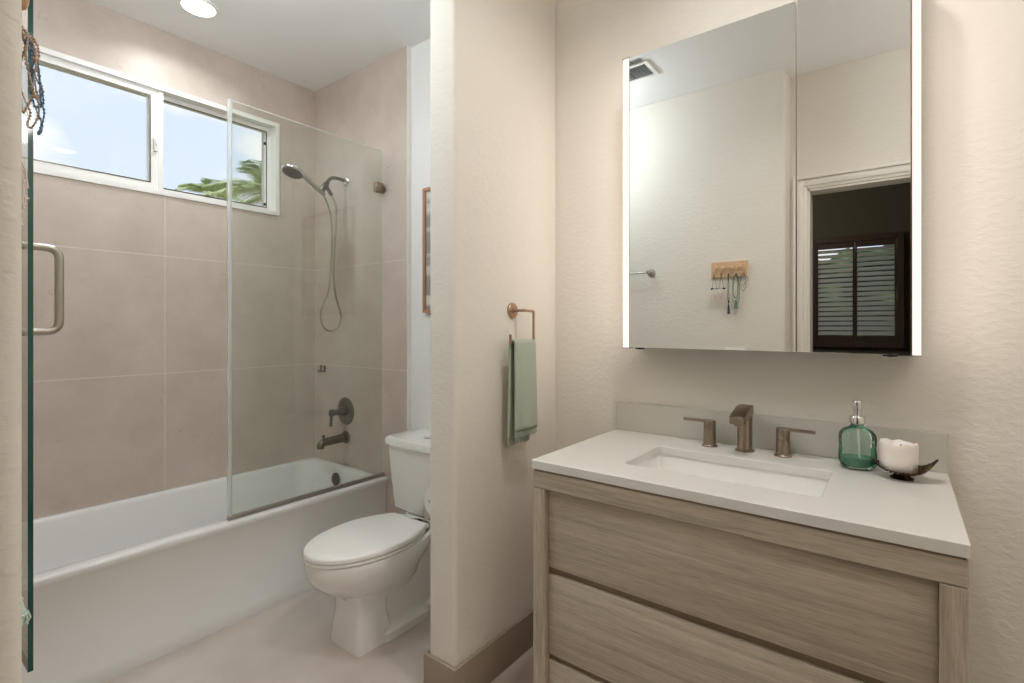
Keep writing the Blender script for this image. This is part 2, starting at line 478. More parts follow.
# baseboards
def bb(name, pts, h=.14, t=.013):
    bm = bmesh.new()
    for (x0, x1, y0, y1) in pts: box(bm, x0, x1, y0, y1, 0, h, .003, 2)
    return struct(finish(bm, name, 'baseboard', smooth=40))
T = .013
bb('baseboard_partition', [(XP2 - T, XP + T, YP - T, YP), (XP, XP + T, YP, YB), (XP2 - T, XP2, YP, YB)])
bb('baseboard_back', [(XP + T, -.90, YB - T, YB), (.12, XR, YB - T, YB), (XT + .006, XP2 - T, YB - T, YB)])
bb('baseboard_front', [(-2.2, XJ, YR, YR + T), (XJ, XJ + T, YD, YR + T), ])
bb('baseboard_right', [(XR - T, XR, YD, YB)])

# window
bm = bmesh.new()
xf0, xf1 = -3.09, XW + .008
fw = .024
holed(bm, xf0, xf1, WY0, WY1, WZ0, WZ1, WY0 + fw, WY1 - fw, WZ0 + fw, WZ1 - fw)
win = struct(finish(bm, 'window_1', 'vinyl'), 'white framed sliding window high above the bathtub')
def sash(name, x0, x1, y0, y1, z0, z1, w):
    bm = bmesh.new(); holed(bm, x0, x1, y0, y1, z0, z1, y0 + w, y1 - w, z0 + w, z1 - w)
    s = finish(bm, name, 'vinyl', win)
    xm = (x0 + x1) / 2
    bm = bmesh.new(); box(bm, xm - .003, xm + .003, y0 + w, y1 - w, z0 + w, z1 - w)
    finish(bm, 'pane', 'pane', s)
    bm = bmesh.new(); holed(bm, x1 - .001, x1 + .0015, y0 + w - .006, y1 - w + .006, z0 + w - .006, z1 - w + .006, y0 + w, y1 - w, z0 + w, z1 - w)
    finish(bm, 'glazing_gasket', 'dark_nickel', s)
    return s
ym = .955
s1 = sash('sliding_sash', -3.03, -3.005, WY0 + fw, ym, WZ0 + fw, WZ1 - fw, .038)
s2 = sash('fixed_sash', -3.075, -3.050, ym - .03, WY1 - fw, WZ0 + fw, WZ1 - fw, .028)
bm = bmesh.new(); box(bm, -3.05, -3.0, ym, ym + .022, WZ0 + fw, WZ1 - fw, .002, 1); finish(bm, 'meeting_stile', 'vinyl', win)
bm = bmesh.new(); box(bm, -3.008, -2.985, ym - .024, ym - .008, 2.16, 2.23, .004, 2); box(bm, -2.99, -2.975, ym - .020, ym - .012, 2.19, 2.22, .003, 2)
finish(bm, 'window_latch', 'vinyl', win, 40)

for z in (WZ0 + .06, WZ1 - .13):
    bm = bmesh.new(); box(bm, -3.055, -3.044, WY1 - fw - .042, WY1 - fw - .026, z, z + .016, .002, 1); finish(bm, 'window_stop', 'black', win)

# bedroom seen through the doorway
bm = bmesh.new(); box(bm, -2.6, 2.2, -3.4, YD - .12, -.1, -.002)
struct(finish(bm, 'floor_bedroom', 'bedroom_floor'))
bm = bmesh.new(); box(bm, -2.6, 2.2, -3.4, YD - .12, CEIL, CEIL + .15)
struct(finish(bm, 'ceiling_bedroom', 'bedroom'))
BX0, BX1, BZ0, BZ1, BY = -.75, -.02, 1.10, 2.18, -3.08
bm = bmesh.new()
for a in ((-2.6, BX0, 0, CEIL), (BX1, 2.2, 0, CEIL), (BX0, BX1, 0, BZ0), (BX0, BX1, BZ1, CEIL)):
    box(bm, a[0], a[1], BY - .12, BY, a[2], a[3])
struct(finish(bm, 'wall_bedroom_far', 'bedroom'), 'dark bedroom wall with the shuttered window')
bm = bmesh.new(); box(bm, -2.6, -2.45, BY, YD - .12, 0, CEIL)
struct(finish(bm, 'wall_bedroom_left', 'bedroom'))
bm = bmesh.new(); box(bm, 2.05, 2.2, BY, YD - .12, 0, CEIL)
struct(finish(bm, 'wall_bedroom_right', 'bedroom'))
bm = bmesh.new(); box(bm, -2.45, XJ - .03, YD - .135, YD - .121, 0, CEIL); box(bm, 1.0, 2.05, YD - .135, YD - .121, 0, CEIL)
struct(finish(bm, 'wall_bedroom_near', 'bedroom'))
bm = bmesh.new(); box(bm, BX0, BX1, BY - .08, BY - .074, BZ0, BZ1)
w2 = struct(finish(bm, 'window_2', 'pane'), 'bedroom window behind dark shutters')
# shutter
sh = thing('window_shutter', 'dark brown louvered shutter over the bedroom window, seen in the mirror', 'shutter', (-.41, BY, BZ0))
bm = bmesh.new()
for a in ((BX0 - .05, BX0 + .01, BZ0 - .05, BZ1 + .05), (BX1 - .01, BX1 + .05, BZ0 - .05, BZ1 + .05), (BX0 + .01, BX1 - .01, BZ0 - .05, BZ0 + .01), (BX0 + .01, BX1 - .01, BZ1 - .01, BZ1 + .05)):
    box(bm, a[0], a[1], BY, BY + .04, a[2], a[3], .004, 1)
finish(bm, 'shutter_frame', 'shutter', sh)
xm = (BX0 + BX1) / 2
for (a, b) in ((BX0 + .012, xm - .001), (xm + .001, BX1 - .012)):
    bm = bmesh.new()
    for q in ((a, a + .018, BZ0 + .012, BZ1 - .012), (b - .018, b, BZ0 + .012, BZ1 - .012), (a + .018, b - .018, BZ0 + .012, BZ0 + .07), (a + .018, b - .018, BZ1 - .07, BZ1 - .012)):
        box(bm, q[0], q[1], BY - .0, BY + .03, q[2], q[3], .003, 1)
    pn = finish(bm, 'shutter_panel', 'shutter', sh)
    bm = bmesh.new()
    nl = 18
    for k in range(nl):
        z = BZ0 + .10 + (BZ1 - BZ0 - .20) * k / (nl - 1)
        L = []
        for x in (a + .019, b - .019):
            L.append([(x, BY + .015 + r * math.cos(t) * math.cos(.75) - .004 * math.sin(t) * math.sin(.75), z + r * math.cos(t) * -math.sin(.75) - .004 * math.sin(t) * math.cos(.75)) for r in (.030,) for t in [2 * PI * i / 10 for i in range(10)]])
        loft(bm, L)
    finish(bm, 'louvers', 'louver', pn, 40)

# added: unseen globe to brighten the bedroom, hedge to darken the louver gaps
hg = tag(bpy.data.objects.new('hedge', None), 'green hedge outside the bedroom window, glimpsed between the louvers', 'hedge')
C.objects.link(hg); hg.location = (-.5, -4.6, -.2); bpy.context.view_layer.update()
bl = thing('globe_light', 'opal globe light on the ceiling of the dark bedroom', 'ceiling light', (-1.7, -1.5, CEIL))
M['globe_dim'] = emis('dim_opal_globe', (1, .93, .84, 1), 75.0)
bm = bmesh.new(); lathe(bm, [(.06, 0), (.06, -.02), (.01, -.03), (.006, -.03), (.006, -.13)], (-1.7, -1.5, CEIL), n=24); finish(bm, 'stem', 'black', bl, 40)
bm = bmesh.new(); bmesh.ops.create_uvsphere(bm, u_segments=32, v_segments=20, radius=.108, matrix=Matrix.Translation((-1.7, -1.5, CEIL - .23))); finish(bm, 'globe', 'globe_dim', bl, 60)
bm = bmesh.new(); bmesh.ops.create_grid(bm, x_segments=90, y_segments=50, size=1)
for v in bm.verts:
    x, z = v.co.x * 3.0 - .5, (v.co.y + 1) * 1.25 - .2
    v.co = Vector((x, -4.6 + .35 * noise.noise(Vector((x * 3, z * 3, 1))) + .12 * noise.noise(Vector((x * 14, z * 14, 1))) + .25 * max(0, z - 1.9) * -1, z + .25 * noise.noise(Vector((x * 4, 3, z)))))
finish(bm, 'foliage', 'hedge', hg, 180)
bm = bmesh.new(); tube(bm, [(-.5, -4.75, -.2), (-.48, -4.75, .5), (-.5, -4.75, 1.2)], .05, 8); finish(bm, 'stem', 'trunk', hg, 60)

# ground outside
bm = bmesh.new(); box(bm, -40, 12, -20, 40, -.3, -.2)
struct(finish(bm, 'ground_outside', 'ground'))

# ceiling downlights
def downlight(x, y, label):
    t = thing('ceiling_light', label, 'ceiling light', (x, y, CEIL), 'recessed ceiling lights')
    bm = bmesh.new(); lathe(bm, [(.082, 0), (.084, -.004), (.082, -.008), (.070, -.010), (.070, 0)], (x, y, CEIL), n=40, cap=False); finish(bm, 'trim_ring', 'plastic', t, 40)
    bm = bmesh.new(); lathe(bm, [(.070, -.002), (.070, -.006)], (x, y, CEIL), n=40); finish(bm, 'diffuser', 'diffuser', t, 40)
downlight(*SHOWER_LIGHT, 'round white recessed light in the ceiling above the bathtub')
downlight(*DOWNLIGHTS[1][0], 'round white recessed light in the ceiling in front of the vanity')  # added fill, no such fitting in view
for (G, glow), lb in zip(FILL_GLOBES, ('opal glass globe light hanging from the ceiling on the doorway side of the vanity', 'opal glass globe light hanging from the ceiling by the open glass tub door')):  # both globes are added out of view as fill
    pg = thing('globe_light', lb, 'ceiling light', (G[0], G[1], CEIL))
    bm = bmesh.new(); lathe(bm, [(.06, 0), (.06, -.02), (.01, -.03), (.006, -.03), (.006, G[2] + .14 - CEIL)], (G[0], G[1], CEIL), n=24); finish(bm, 'stem', 'nickel', pg, 40)
    bm = bmesh.new(); lathe(bm, [(.045, 0), (.045, .03), (.02, .04), (0, .04)], (G[0], G[1], G[2] + .10), n=24); finish(bm, 'cap', 'nickel', pg, 40)
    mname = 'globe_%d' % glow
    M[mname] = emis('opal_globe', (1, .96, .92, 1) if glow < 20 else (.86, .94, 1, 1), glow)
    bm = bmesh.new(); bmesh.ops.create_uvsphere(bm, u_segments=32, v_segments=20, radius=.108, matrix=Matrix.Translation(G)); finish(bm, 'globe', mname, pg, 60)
# ceiling vent (seen in the mirror)
vt = thing('ceiling_vent', 'grey louvered ceiling vent with a white frame, seen in the mirror', 'vent', (-1.26, .56, CEIL))
bm = bmesh.new()
x0, x1, y0, y1 = -1.42, -1.14, .46, .66
for a in ((x0, x0 + .025, y0, y1), (x1 - .025, x1, y0, y1), (x0 + .025, x1 - .025, y0, y0 + .025), (x0 + .025, x1 - .025, y1 - .025, y1)):
    box(bm, a[0], a[1], a[2], a[3], CEIL - .012, CEIL, .003, 1)
finish(bm, 'frame', 'plastic', vt)
bm = bmesh.new()
for k in range(13):
    y = y0 + .03 + k * .016
    loft(bm, [[(x, y, CEIL - .001), (x, y + .002, CEIL - .001), (x, y + .011, CEIL - .010), (x, y + .009, CEIL - .010)] for x in (x0 + .024, x1 - .024)])
M['vent_grey'] = base('grey_enamel', srgb(150, 153, 153), .5)
finish(bm, 'slats', 'vent_grey', vt)

# ------------------------------------------------------------------ bathtub
ZR, XA = .437, -2.262
TX0, TX1, TY0, TY1 = XW + .001, XA, .206, YT - .001
tub = thing('bathtub', 'long white alcove bathtub under the window', 'bathtub', ((TX0 + TX1) / 2, (TY0 + TY1) / 2, 0))
bm = bmesh.new()
L = []
ins = .07
def rr(i0, i1, j0, j1, r, z): return rrect(TX0 + i0, TX1 - i1, TY0 + j0, TY1 - j1, r, z, 8)
L.append(rr(0, 0, 0, 0, .004, 0.0))
L.append(rr(0, .0, 0, 0, .004, .055))
L.append(rr(0, .014, 0, 0, .004, .07))
L.append(rr(0, .014, 0, 0, .004, ZR - .05))
L.append(rr(0, .004, 0, 0, .006, ZR - .03))
L.append(rr(0, .0, 0, 0, .008, ZR - .012))
L.append(rr(0, .004, 0, 0, .01, ZR - .003))
L.append(rr(.004, .014, .004, .004, .012, ZR))
L.append(rr(.034, .062, .05, .050, .11, ZR))
L.append(rr(.040, .070, .058, .056, .11, ZR - .004))
L.append(rr(.046, .078, .066, .062, .11, ZR - .018))
L.append(rr(.060, .092, .12, .075, .12, ZR - .15))
L.append(rr(.075, .105, .20, .090, .13, ZR - .28))
L.append(rr(.10, .13, .27, .115, .13, ZR - .345))
L.append(rr(.15, .18, .33, .17, .11, ZR - .365))
loft(bm, L)
finish(bm, 'tub_shell', 'tub', tub, 50)
bm = bmesh.new(); lathe(bm, [(.036, .0), (.036, .008), (.030, .014), (.010, .016), (0, .016)], (-2.65, YT - .0735, .372), (0, -1, .09), 28)
finish(bm, 'overflow_cover', 'dark_nickel', tub, 40)
bm = bmesh.new(); lathe(bm, [(.03, 0), (.03, .004), (.02, .006), (0, .006)], (-2.63, 1.52, ZR - .366)); finish(bm, 'drain', 'dark_nickel', tub, 40)

# glass: fixed panel and door
XG = -2.298
def glass_panel(name, x0, x1, y0, y1, z0, z1, parent, pale):
    bm = bmesh.new(); fs = box(bm, x0, x1, y0, y1, z0, z1)
    thin_x = (x1 - x0) < (y1 - y0)
    for f in fs:
        n = f.calc_center_median(); c = Vector(((x0 + x1) / 2, (y0 + y1) / 2, (z0 + z1) / 2)); d = n - c
        big = abs(d.x) > 1e-4 if thin_x else abs(d.y) > 1e-4
        f.material_index = 0 if big else 1
    return finish(bm, name, ['glass', pale], parent)
gp = thing('shower_screen', 'fixed clear glass screen standing on the tub rim by the shower', 'glass screen', (XG, 1.4, ZR))
glass_panel('glass_pane', XG - .005, XG + .005, 1.004, YT - .022, ZR + .004, 2.252, gp, 'glass_edge_pale')
bm = bmesh.new(); box(bm, XG - .010, XG + .010, .986, YT - .003, ZR + .0005, ZR + .018, .002, 1); finish(bm, 'bottom_channel', 'nickel', gp)
bm = bmesh.new(); box(bm, XG - .014, XG + .016, YT - .066, YT - .018, 2.015, 2.070, .003, 2); box(bm, XG - .014, XG - .006, YT - .03, YT - .0005, 2.018, 2.067, .001, 1); finish(bm, 'wall_clamp', 'bronze', gp, 40)
bm = bmesh.new(); box(bm, XG - .008, XG + .008, .986, 1.0035, ZR + .004, 2.252, .003, 2); finish(bm, 'edge_seal', 'seal', gp, 40)
gd = thing('shower_door', 'hinged clear glass tub door standing open, green edge toward the room', 'glass door', (-2.29, .265, ZR))
glass_panel('glass_pane', -2.29, -1.657, .258, .268, ZR + .008, 2.252, gd, 'glass_edge')
for z in (.72, 1.98):
    bm = bmesh.new(); box(bm, -2.30, -2.235, .2065, .2575, z, z + .09, .004, 2); box(bm, -2.285, -2.235, .2575, .276, z, z + .09, .003, 2); finish(bm, 'hinge', 'nickel', gd, 40)
bm = bmesh.new()
hx = -1.708; hz0, hz1 = 1.260, 1.472
tube(bm, fillet([(hx, .267, hz0), (hx, .325, hz0), (hx, .325, hz1), (hx, .267, hz1)], .028, 8), .0095, 16)
tube(bm, fillet([(hx, .259, hz0), (hx, .232, hz0)], .01), .010, 14); tube(bm, [(hx, .259, hz1), (hx, .232, hz1)], .010, 14)
finish(bm, 'door_handle', 'nickel', gd, 50)

# ------------------------------------------------------------------ shower fittings
XS = -2.66
sa = thing('shower_mount', 'brushed nickel shower arm with bracket high on the tiled wall', 'shower arm', (XS, YT, 2.15))
bm = bmesh.new(); lathe(bm, [(.028, 0), (.030, .003), (.026, .009), (.012, .014)], (XS, YT, 2.15), (0, -1, 0)); finish(bm, 'flange', 'chrome', sa, 40)
bm = bmesh.new(); tube(bm, smooth_path([(XS, YT, 2.15), (XS, YT - .05, 2.153), (XS, YT - .10, 2.145), (XS, YT - .13, 2.11), (XS, YT - .15, 2.08)], 6), .0105, 14); finish(bm, 'arm', 'dark_nickel', sa, 60)
bm = bmesh.new(); tube(bm, [(XS, YT - .125, 2.115), (XS, YT - .135, 2.10), (XS, YT - .162, 2.06), (XS, YT - .168, 2.052)], .018, 14, radii=[.013, .017, .017, .012])
tube(bm, [(XS, YT - .105, 2.132), (XS, YT - .10, 2.155)], .005, 8); tube(bm, [(XS - .022, YT - .150, 2.078), (XS + .022, YT - .150, 2.078)], .014, 14)
finish(bm, 'holder_bracket', 'dark_nickel', sa, 50)
hs = thing('hand_shower', 'round nickel hand shower resting in its bracket with a looped hose', 'shower head', (XS, 1.66, 2.04))
H0 = Vector((XS + .012, 1.668, 2.035)); H1 = Vector((XS + .012, 1.555, 2.105))
bm = bmesh.new(); tube(bm, smooth_path([H0, H0.lerp(H1, .5), H1, H1 + Vector((0, -.03, .012))], 5), .013, 14, radii=None); finish(bm, 'handle', 'nickel', hs, 60)
bm = bmesh.new()
hc = Vector((XS + .012, 1.478, 2.125)); ax = Vector((.10, -.33, -1)).normalized()
lathe(bm, [(.0, -.030), (.02, -.029), (.045, -.018), (.060, -.006), (.062, .006), (.058, .011), (.054, .012)], hc, ax, 36); finish(bm, 'head_shell', 'chrome', hs, 50)
bm = bmesh.new(); lathe(bm, [(.053, .010), (.053, .0135), (.048, .015), (.0, .015)], hc, ax, 36)
u, v, d = frame_of(ax)
for rr_, nn in ((.014, 6), (.028, 12), (.042, 18)):
    for k in range(nn):
        a = 2 * PI * k / nn; lathe(bm, [(.0022, .014), (.0014, .018)], hc + (u * math.cos(a) + v * math.sin(a)) * rr_, ax, 6)
finish(bm, 'spray_face', 'dark_nickel', hs, 40)
bm = bmesh.new()
hp = smooth_path([(XS, 1.675, 2.03), (XS, 1.705, 1.97), (XS, 1.722, 1.90), (XS, 1.726, 1.75), (XS, 1.718, 1.60), (XS, 1.70, 1.48), (XS, 1.655, 1.36), (XS, 1.665, 1.28), (XS, 1.71, 1.245), (XS, 1.765, 1.27), (XS, 1.785, 1.34), (XS, 1.752, 1.45), (XS + .008, 1.732, 1.58), (XS + .010, 1.738, 1.75), (XS + .010, 1.745, 1.88), (XS + .010, 1.745, 1.98), (XS + .006, 1.716, 2.05)], 10)
tube(bm, hp, .0062, 10); finish(bm, 'hose', 'nickel', hs, 60)
bm = bmesh.new(); tube(bm, [(XS + .002, 1.688, 2.090), (XS + .006, 1.720, 2.043)], .011, 12); finish(bm, 'hose_nut', 'dark_nickel', hs, 60)
sv = thing('shower_valve', 'round nickel shower valve plate with lever on the tiled wall', 'valve', (XS, YT, .762))
bm = bmesh.new(); lathe(bm, [(.082, 0), (.083, .003), (.076, .009), (.045, .012), (.030, .014)], (XS, YT, .762), (0, -1, 0), 40); finish(bm, 'escutcheon', 'dark_nickel', sv, 40)
bm = bmesh.new(); lathe(bm, [(.026, .012), (.026, .045), (.018, .050), (.018, .085), (.022, .090), (.022, .105), (.010, .112), (0, .112)], (XS, YT, .762), (0, -1, 0)); finish(bm, 'hub', 'dark_nickel', sv, 40)
bm = bmesh.new(); tube(bm, [(XS, YT - .097, .765), (XS, YT - .100, .735), (XS, YT - .104, .685)], .009, 12, radii=[.011, .009, .008]); finish(bm, 'lever', 'dark_nickel', sv, 60)
ts = thing('tub_spout', 'nickel tub spout low on the tiled wall below the valve', 'spout', (XS, YT, .605))
bm = bmesh.new(); lathe(bm, [(.038, 0), (.038, .006), (.030, .012)], (XS, YT, .605), (0, -1, 0)); finish(bm, 'flange', 'dark_nickel', ts, 40)
bm = bmesh.new(); tube(bm, smooth_path([(XS, YT, .605), (XS, YT - .05, .603), (XS, YT - .11, .600), (XS, YT - .15, .597), (XS, YT - .168, .584), (XS, YT - .170, .566)], 5), .02, 18, radii=[.027 - .00026 * i * 1 for i in range(26)]); finish(bm, 'spout_body', 'dark_nickel', ts, 60)
bm = bmesh.new(); lathe(bm, [(.005, 0), (.005, .02), (.009, .022), (.009, .03), (0, .032)], (XS, YT - .150, .610)); finish(bm, 'diverter_knob', 'dark_nickel', ts, 40)
for k, (x, lb) in enumerate(((-2.925, 'small dark hook on the shower tile, left of the pair near the corner'), (-2.885, 'small dark hook on the shower tile, right of the pair near the corner'))):
    t = thing('shower_hook', lb, 'hook', (x, YT, 1.0), 'small hooks near the shower corner')
    bm = bmesh.new(); box(bm, x - .011, x + .011, YT - .005, YT, .985, 1.025, .002, 1); finish(bm, 'plate', 'dark_nickel', t, 40)
    bm = bmesh.new(); tube(bm, smooth_path([(x, YT - .004, .995), (x, YT - .018, .988), (x, YT - .022, 1.003)], 4), .003, 8); finish(bm, 'prong', 'dark_nickel', t, 60)

# ------------------------------------------------------------------ toilet
XC = -1.750
to = thing('toilet', 'white two-piece toilet with its lid closed, beside the bathtub', 'toilet', (XC, 1.45, 0))
def egg(z, y0, y1, hw, ex=2.0, wide=.42, n=40, hb=None, xc=XC):
    """closed outline: pointed-round front at y0, flatter back at y1; widest at y0 + wide*(y1-y0)"""
    yc = y0 + wide * (y1 - y0); o = []
    for k in range(n):
        a = 2 * PI * k / n
        c, s = math.cos(a), math.sin(a)
        e = 2 / ex
        sx = math.copysign(abs(s) ** e, s); cy = math.copysign(abs(c) ** e, c)
        y = yc - cy * (yc - y0) if cy > 0 else yc - cy * (y1 - yc)
        o.append((xc + hw * sx, y, z))
    return o
def blend(A, B, t): return [tuple(Vector(a).lerp(Vector(b), t)) for a, b in zip(A, B)]
bm = bmesh.new()
L = [egg(0.377, 1.052, 1.62, 0.150, 2.1, .45), egg(0.378, 1.047, 1.63, 0.178, 2.1, .45), egg(0.367, 1.042, 1.63, 0.183, 2.1, .45), egg(0.337, 1.047, 1.62, 0.180, 2.1, .45),
     egg(0.307, 1.054, 1.60, 0.170, 2.1, .45), egg(0.282, 1.070, 1.58, 0.158, 2.1, .45), egg(0.252, 1.102, 1.56, 0.140, 2.1, .45), egg(0.227, 1.142, 1.55, 0.120, 2.2, .45), egg(0.202, 1.182, 1.54, 0.100, 2.5, .45), egg(0.172, 1.202, 1.5, 0.080, 3, .45)]
loft(bm, L)
# front pedestal column (facetted)
def oct_(z, x0, x1, y0, y1, r): return rrect(x0, x1, y0, y1, r, z, 3)
L = [oct_(0, XC - .102, XC + .100, 1.184, 1.37, .022), oct_(.03, XC - .099, XC + .098, 1.184, 1.36, .022), oct_(.12, XC - .088, XC + .088, 1.196, 1.34, .022), oct_(.20, XC - .082, XC + .082, 1.192, 1.34, .026), oct_(.25, XC - .094, XC + .094, 1.17, 1.38, .04)]
loft(bm, L)
# trapway body behind, and low foot
L = [oct_(0, XC - .060, XC + .060, 1.30, 1.72, .02), oct_(.20, XC - .060, XC + .060, 1.30, 1.74, .02), oct_(.28, XC - .085, XC + .085, 1.36, 1.78, .03), oct_(.345, XC - .125, XC + .125, 1.40, 1.80, .04), oct_(.377, XC - .130, XC + .130, 1.42, 1.81, .04)]
loft(bm, L)
L = [oct_(0, XC - .110, XC + .110, 1.30, 1.76, .03), oct_(.03, XC - .108, XC + .108, 1.30, 1.76, .03), oct_(.05, XC - .085, XC + .085, 1.31, 1.74, .03)]
loft(bm, L)
finish(bm, 'bowl', 'ceramic', to, 45)
for s in (-1, 1):
    bm = bmesh.new(); lathe(bm, [(.016, 0), (.016, .012), (.012, .020), (.004, .024), (0, .024)], (XC + s * .094, 1.55, .044), (s * .5, 0, .85), 16); finish(bm, 'bolt_cap', 'plastic', to, 40)
def lidline(z, grow=0, y0=1.036, yb=1.528):
    """seat outline: elliptical nose, straight tapered flanks, flat back"""
    half = []
    wy = 1.30
    for k in range(15):
        a = PI / 2 * k / 14; half.append(((.178 + grow) * math.sin(a), wy - (wy - y0 + grow) * math.cos(a)))
    half += [(.179 + grow, 1.345), (.168 + grow, 1.40), (.149 + grow, 1.455), (.122 + grow, 1.505), (.106 + grow, yb + grow * .6)]
    r = [(XC + x, y, z) for x, y in half]; l = [(XC - x, y, z) for x, y in reversed(half[1:])]
    return r + l
bm = bmesh.new(); loft(bm, [lidline(.3795, -.006), lidline(.382, 0), lidline(.391, 0), lidline(.3935, -.005)]); finish(bm, 'seat_ring', 'plastic', to, 45)
bm = bmesh.new(); loft(bm, [lidline(.3965, -.012), lidline(.3970, -.010), lidline(.3985, .001), lidline(.410, .001), lidline(.415, -.003), lidline(.418, -.012), lidline(.420, -.05)]); finish(bm, 'lid', 'plastic', to, 45)
for s in (-1, 1):
    bm = bmesh.new(); lathe(bm, [(.011, -.022), (.011, .022)], (XC + s * .075, 1.548, .394), (1, 0, 0), 14); finish(bm, 'hinge', 'plastic', to, 40)
XTK = XC - .047
bm = bmesh.new()
def tank_loop(z, hw, y0, r=.03, bow=.014):
    XC = XTK
    P = rrect(XC - hw, XC + hw, y0, 1.838, r, z, 6)
    # split the front edge (between the last two corners)
    i = 21  # first point of the fourth corner (x1, y0)
    a, b = Vector(P[20]), Vector(P[21])
    P = P[:21] + [tuple(a.lerp(b, k / 9)) for k in range(1, 9)] + P[21:]
    o = []
    for x, y, zz in P:
        if y < 1.72: y -= bow * max(0, 1 - ((x - XC) / hw) ** 2)
        o.append((x, y, zz))
    return o
loft(bm, [tank_loop(.377, .186, 1.648), tank_loop(.39, .200, 1.632), tank_loop(.55, .212, 1.618), tank_loop(.695, .222, 1.610)])
finish(bm, 'tank', 'ceramic', to, 45)
bm = bmesh.new()
loft(bm, [tank_loop(.694, .224, 1.606), tank_loop(.700, .231, 1.596), tank_loop(.722, .231, 1.596), tank_loop(.731, .227, 1.600), tank_loop(.735, .216, 1.612, .025)])
finish(bm, 'tank_lid', 'ceramic', to, 45)
bm = bmesh.new(); lathe(bm, [(.027, 0), (.027, .005), (.021, .007), (.0, .0065)], (XC - .060, 1.70, .7345)); finish(bm, 'flush_button', 'chrome', to, 40)

# toilet paper on partition
th = thing('toilet_paper_holder', 'small chrome toilet paper holder on far side of the partition wall', 'paper holder', (XP2, 1.29, .62))
bm = bmesh.new(); lathe(bm, [(.022, 0), (.022, .006), (.008, .008), (.008, .062)], (XP2, 1.445, .632), (-1, 0, 0), 20); tube(bm, fillet([(XP2 - .04, 1.445, .632), (XP2 - .065, 1.445, .632), (XP2 - .065, 1.288, .632)], .012), .006, 12)
finish(bm, 'arm', 'chrome', th, 50)
tp = thing('toilet_paper', 'white toilet paper roll hanging on its holder', 'toilet paper', (XP2 - .065, 1.36, .62))
bm = bmesh.new(); lathe(bm, [(.0185, -.05), (.056, -.05), (.057, -.048), (.057, .048), (.056, .05), (.0185, .05), (.0185, -.05)], (XP2 - .065, 1.362, .622), (0, 1, 0), 32, cap=False); finish(bm, 'roll', 'paper', tp, 40)
bm = bmesh.new()
rowsp = [[(XP2 - .065 - .0575, 1.314, .622 - .01 * k - .0), (XP2 - .065 - .0575, 1.41, .622 - .01 * k)] for k in range(9)]
loft(bm, [[(p[0] + dx, p[1], p[2]) for p in r for dx in (0,)] for r in rowsp], False, False, False); o = finish(bm, 'loose_sheet', 'paper', tp); sm = o.modifiers.new('s', 'SOLIDIFY'); sm.thickness = .0006
# picture over the toilet
pf = thing('picture_frame', 'thin reddish wooden picture frame on white wall above the toilet', 'picture', (-1.69, YB, 1.67))
px0, px1, pz0, pz1 = -1.988, -1.44, 1.345, 1.995
bm = bmesh.new()
for a in ((px0, px0 + .018, pz0, pz1), (px1 - .018, px1, pz0, pz1), (px0 + .018, px1 - .018, pz0, pz0 + .018), (px0 + .018, px1 - .018, pz1 - .018, pz1)):
    box(bm, a[0], a[1], YB - .030, YB - .001, a[2], a[3], .002, 1)
finish(bm, 'frame', 'frame_wood', pf)
M['print'] = base('striped_print', srgb(214, 212, 204), .6)
_nt, _p = nodes(M['print'])
_tc = _nt.nodes.new('ShaderNodeNewGeometry'); _mp = _nt.nodes.new('ShaderNodeMapping'); _mp.inputs['Scale'].default_value = (.6, 1, 7)
_nt.links.new(_tc.outputs['Position'], _mp.inputs[0]); _n = _nt.nodes.new('ShaderNodeTexNoise'); _n.inputs['Scale'].default_value = 2.2
_nt.links.new(_mp.outputs[0], _n.inputs['Vector']); _r = _nt.nodes.new('ShaderNodeValToRGB')
_r.color_ramp.elements[0].position = .42; _r.color_ramp.elements[0].color = srgb(150, 152, 146); _r.color_ramp.elements[1].position = .56; _r.color_ramp.elements[1].color = srgb(218, 216, 208)
_nt.links.new(_n.outputs['Fac'], _r.inputs[0]); _nt.links.new(_r.outputs[0], _p.inputs['Base Color'])
bm = bmesh.new(); box(bm, px0 + .017, px1 - .017, YB - .018, YB - .012, pz0 + .017, pz1 - .017); finish(bm, 'print', 'print', pf)

# ------------------------------------------------------------------ towel ring and towel on the partition
def bar_tube(name, pts, r, parent, mat='copper', fil=.008):
    bm = bmesh.new(); tube(bm, fillet(pts, fil, 6) if len(pts) > 2 else pts, r, 14); return finish(bm, name, mat, parent, 60)
tr = thing('towel_ring', 'champagne bronze open towel ring with round plate on partition wall', 'towel ring', (XP, 1.533, 1.333))
bm = bmesh.new(); lathe(bm, [(.030, 0), (.030, .005), (.027, .008), (.010, .009), (.009, .012)], (XP, 1.533, 1.333), (1, 0, 0), 32); finish(bm, 'wall_plate', 'copper', tr, 40)
XB = XP + .062
bar_tube('hook_bar', [(XP + .006, 1.533, 1.333), (XB, 1.533, 1.333), (XB, 1.588, 1.331), (XB, 1.588, 1.210), (XB, 1.443, 1.210), (XB, 1.443, 1.244)], .0052, tr)

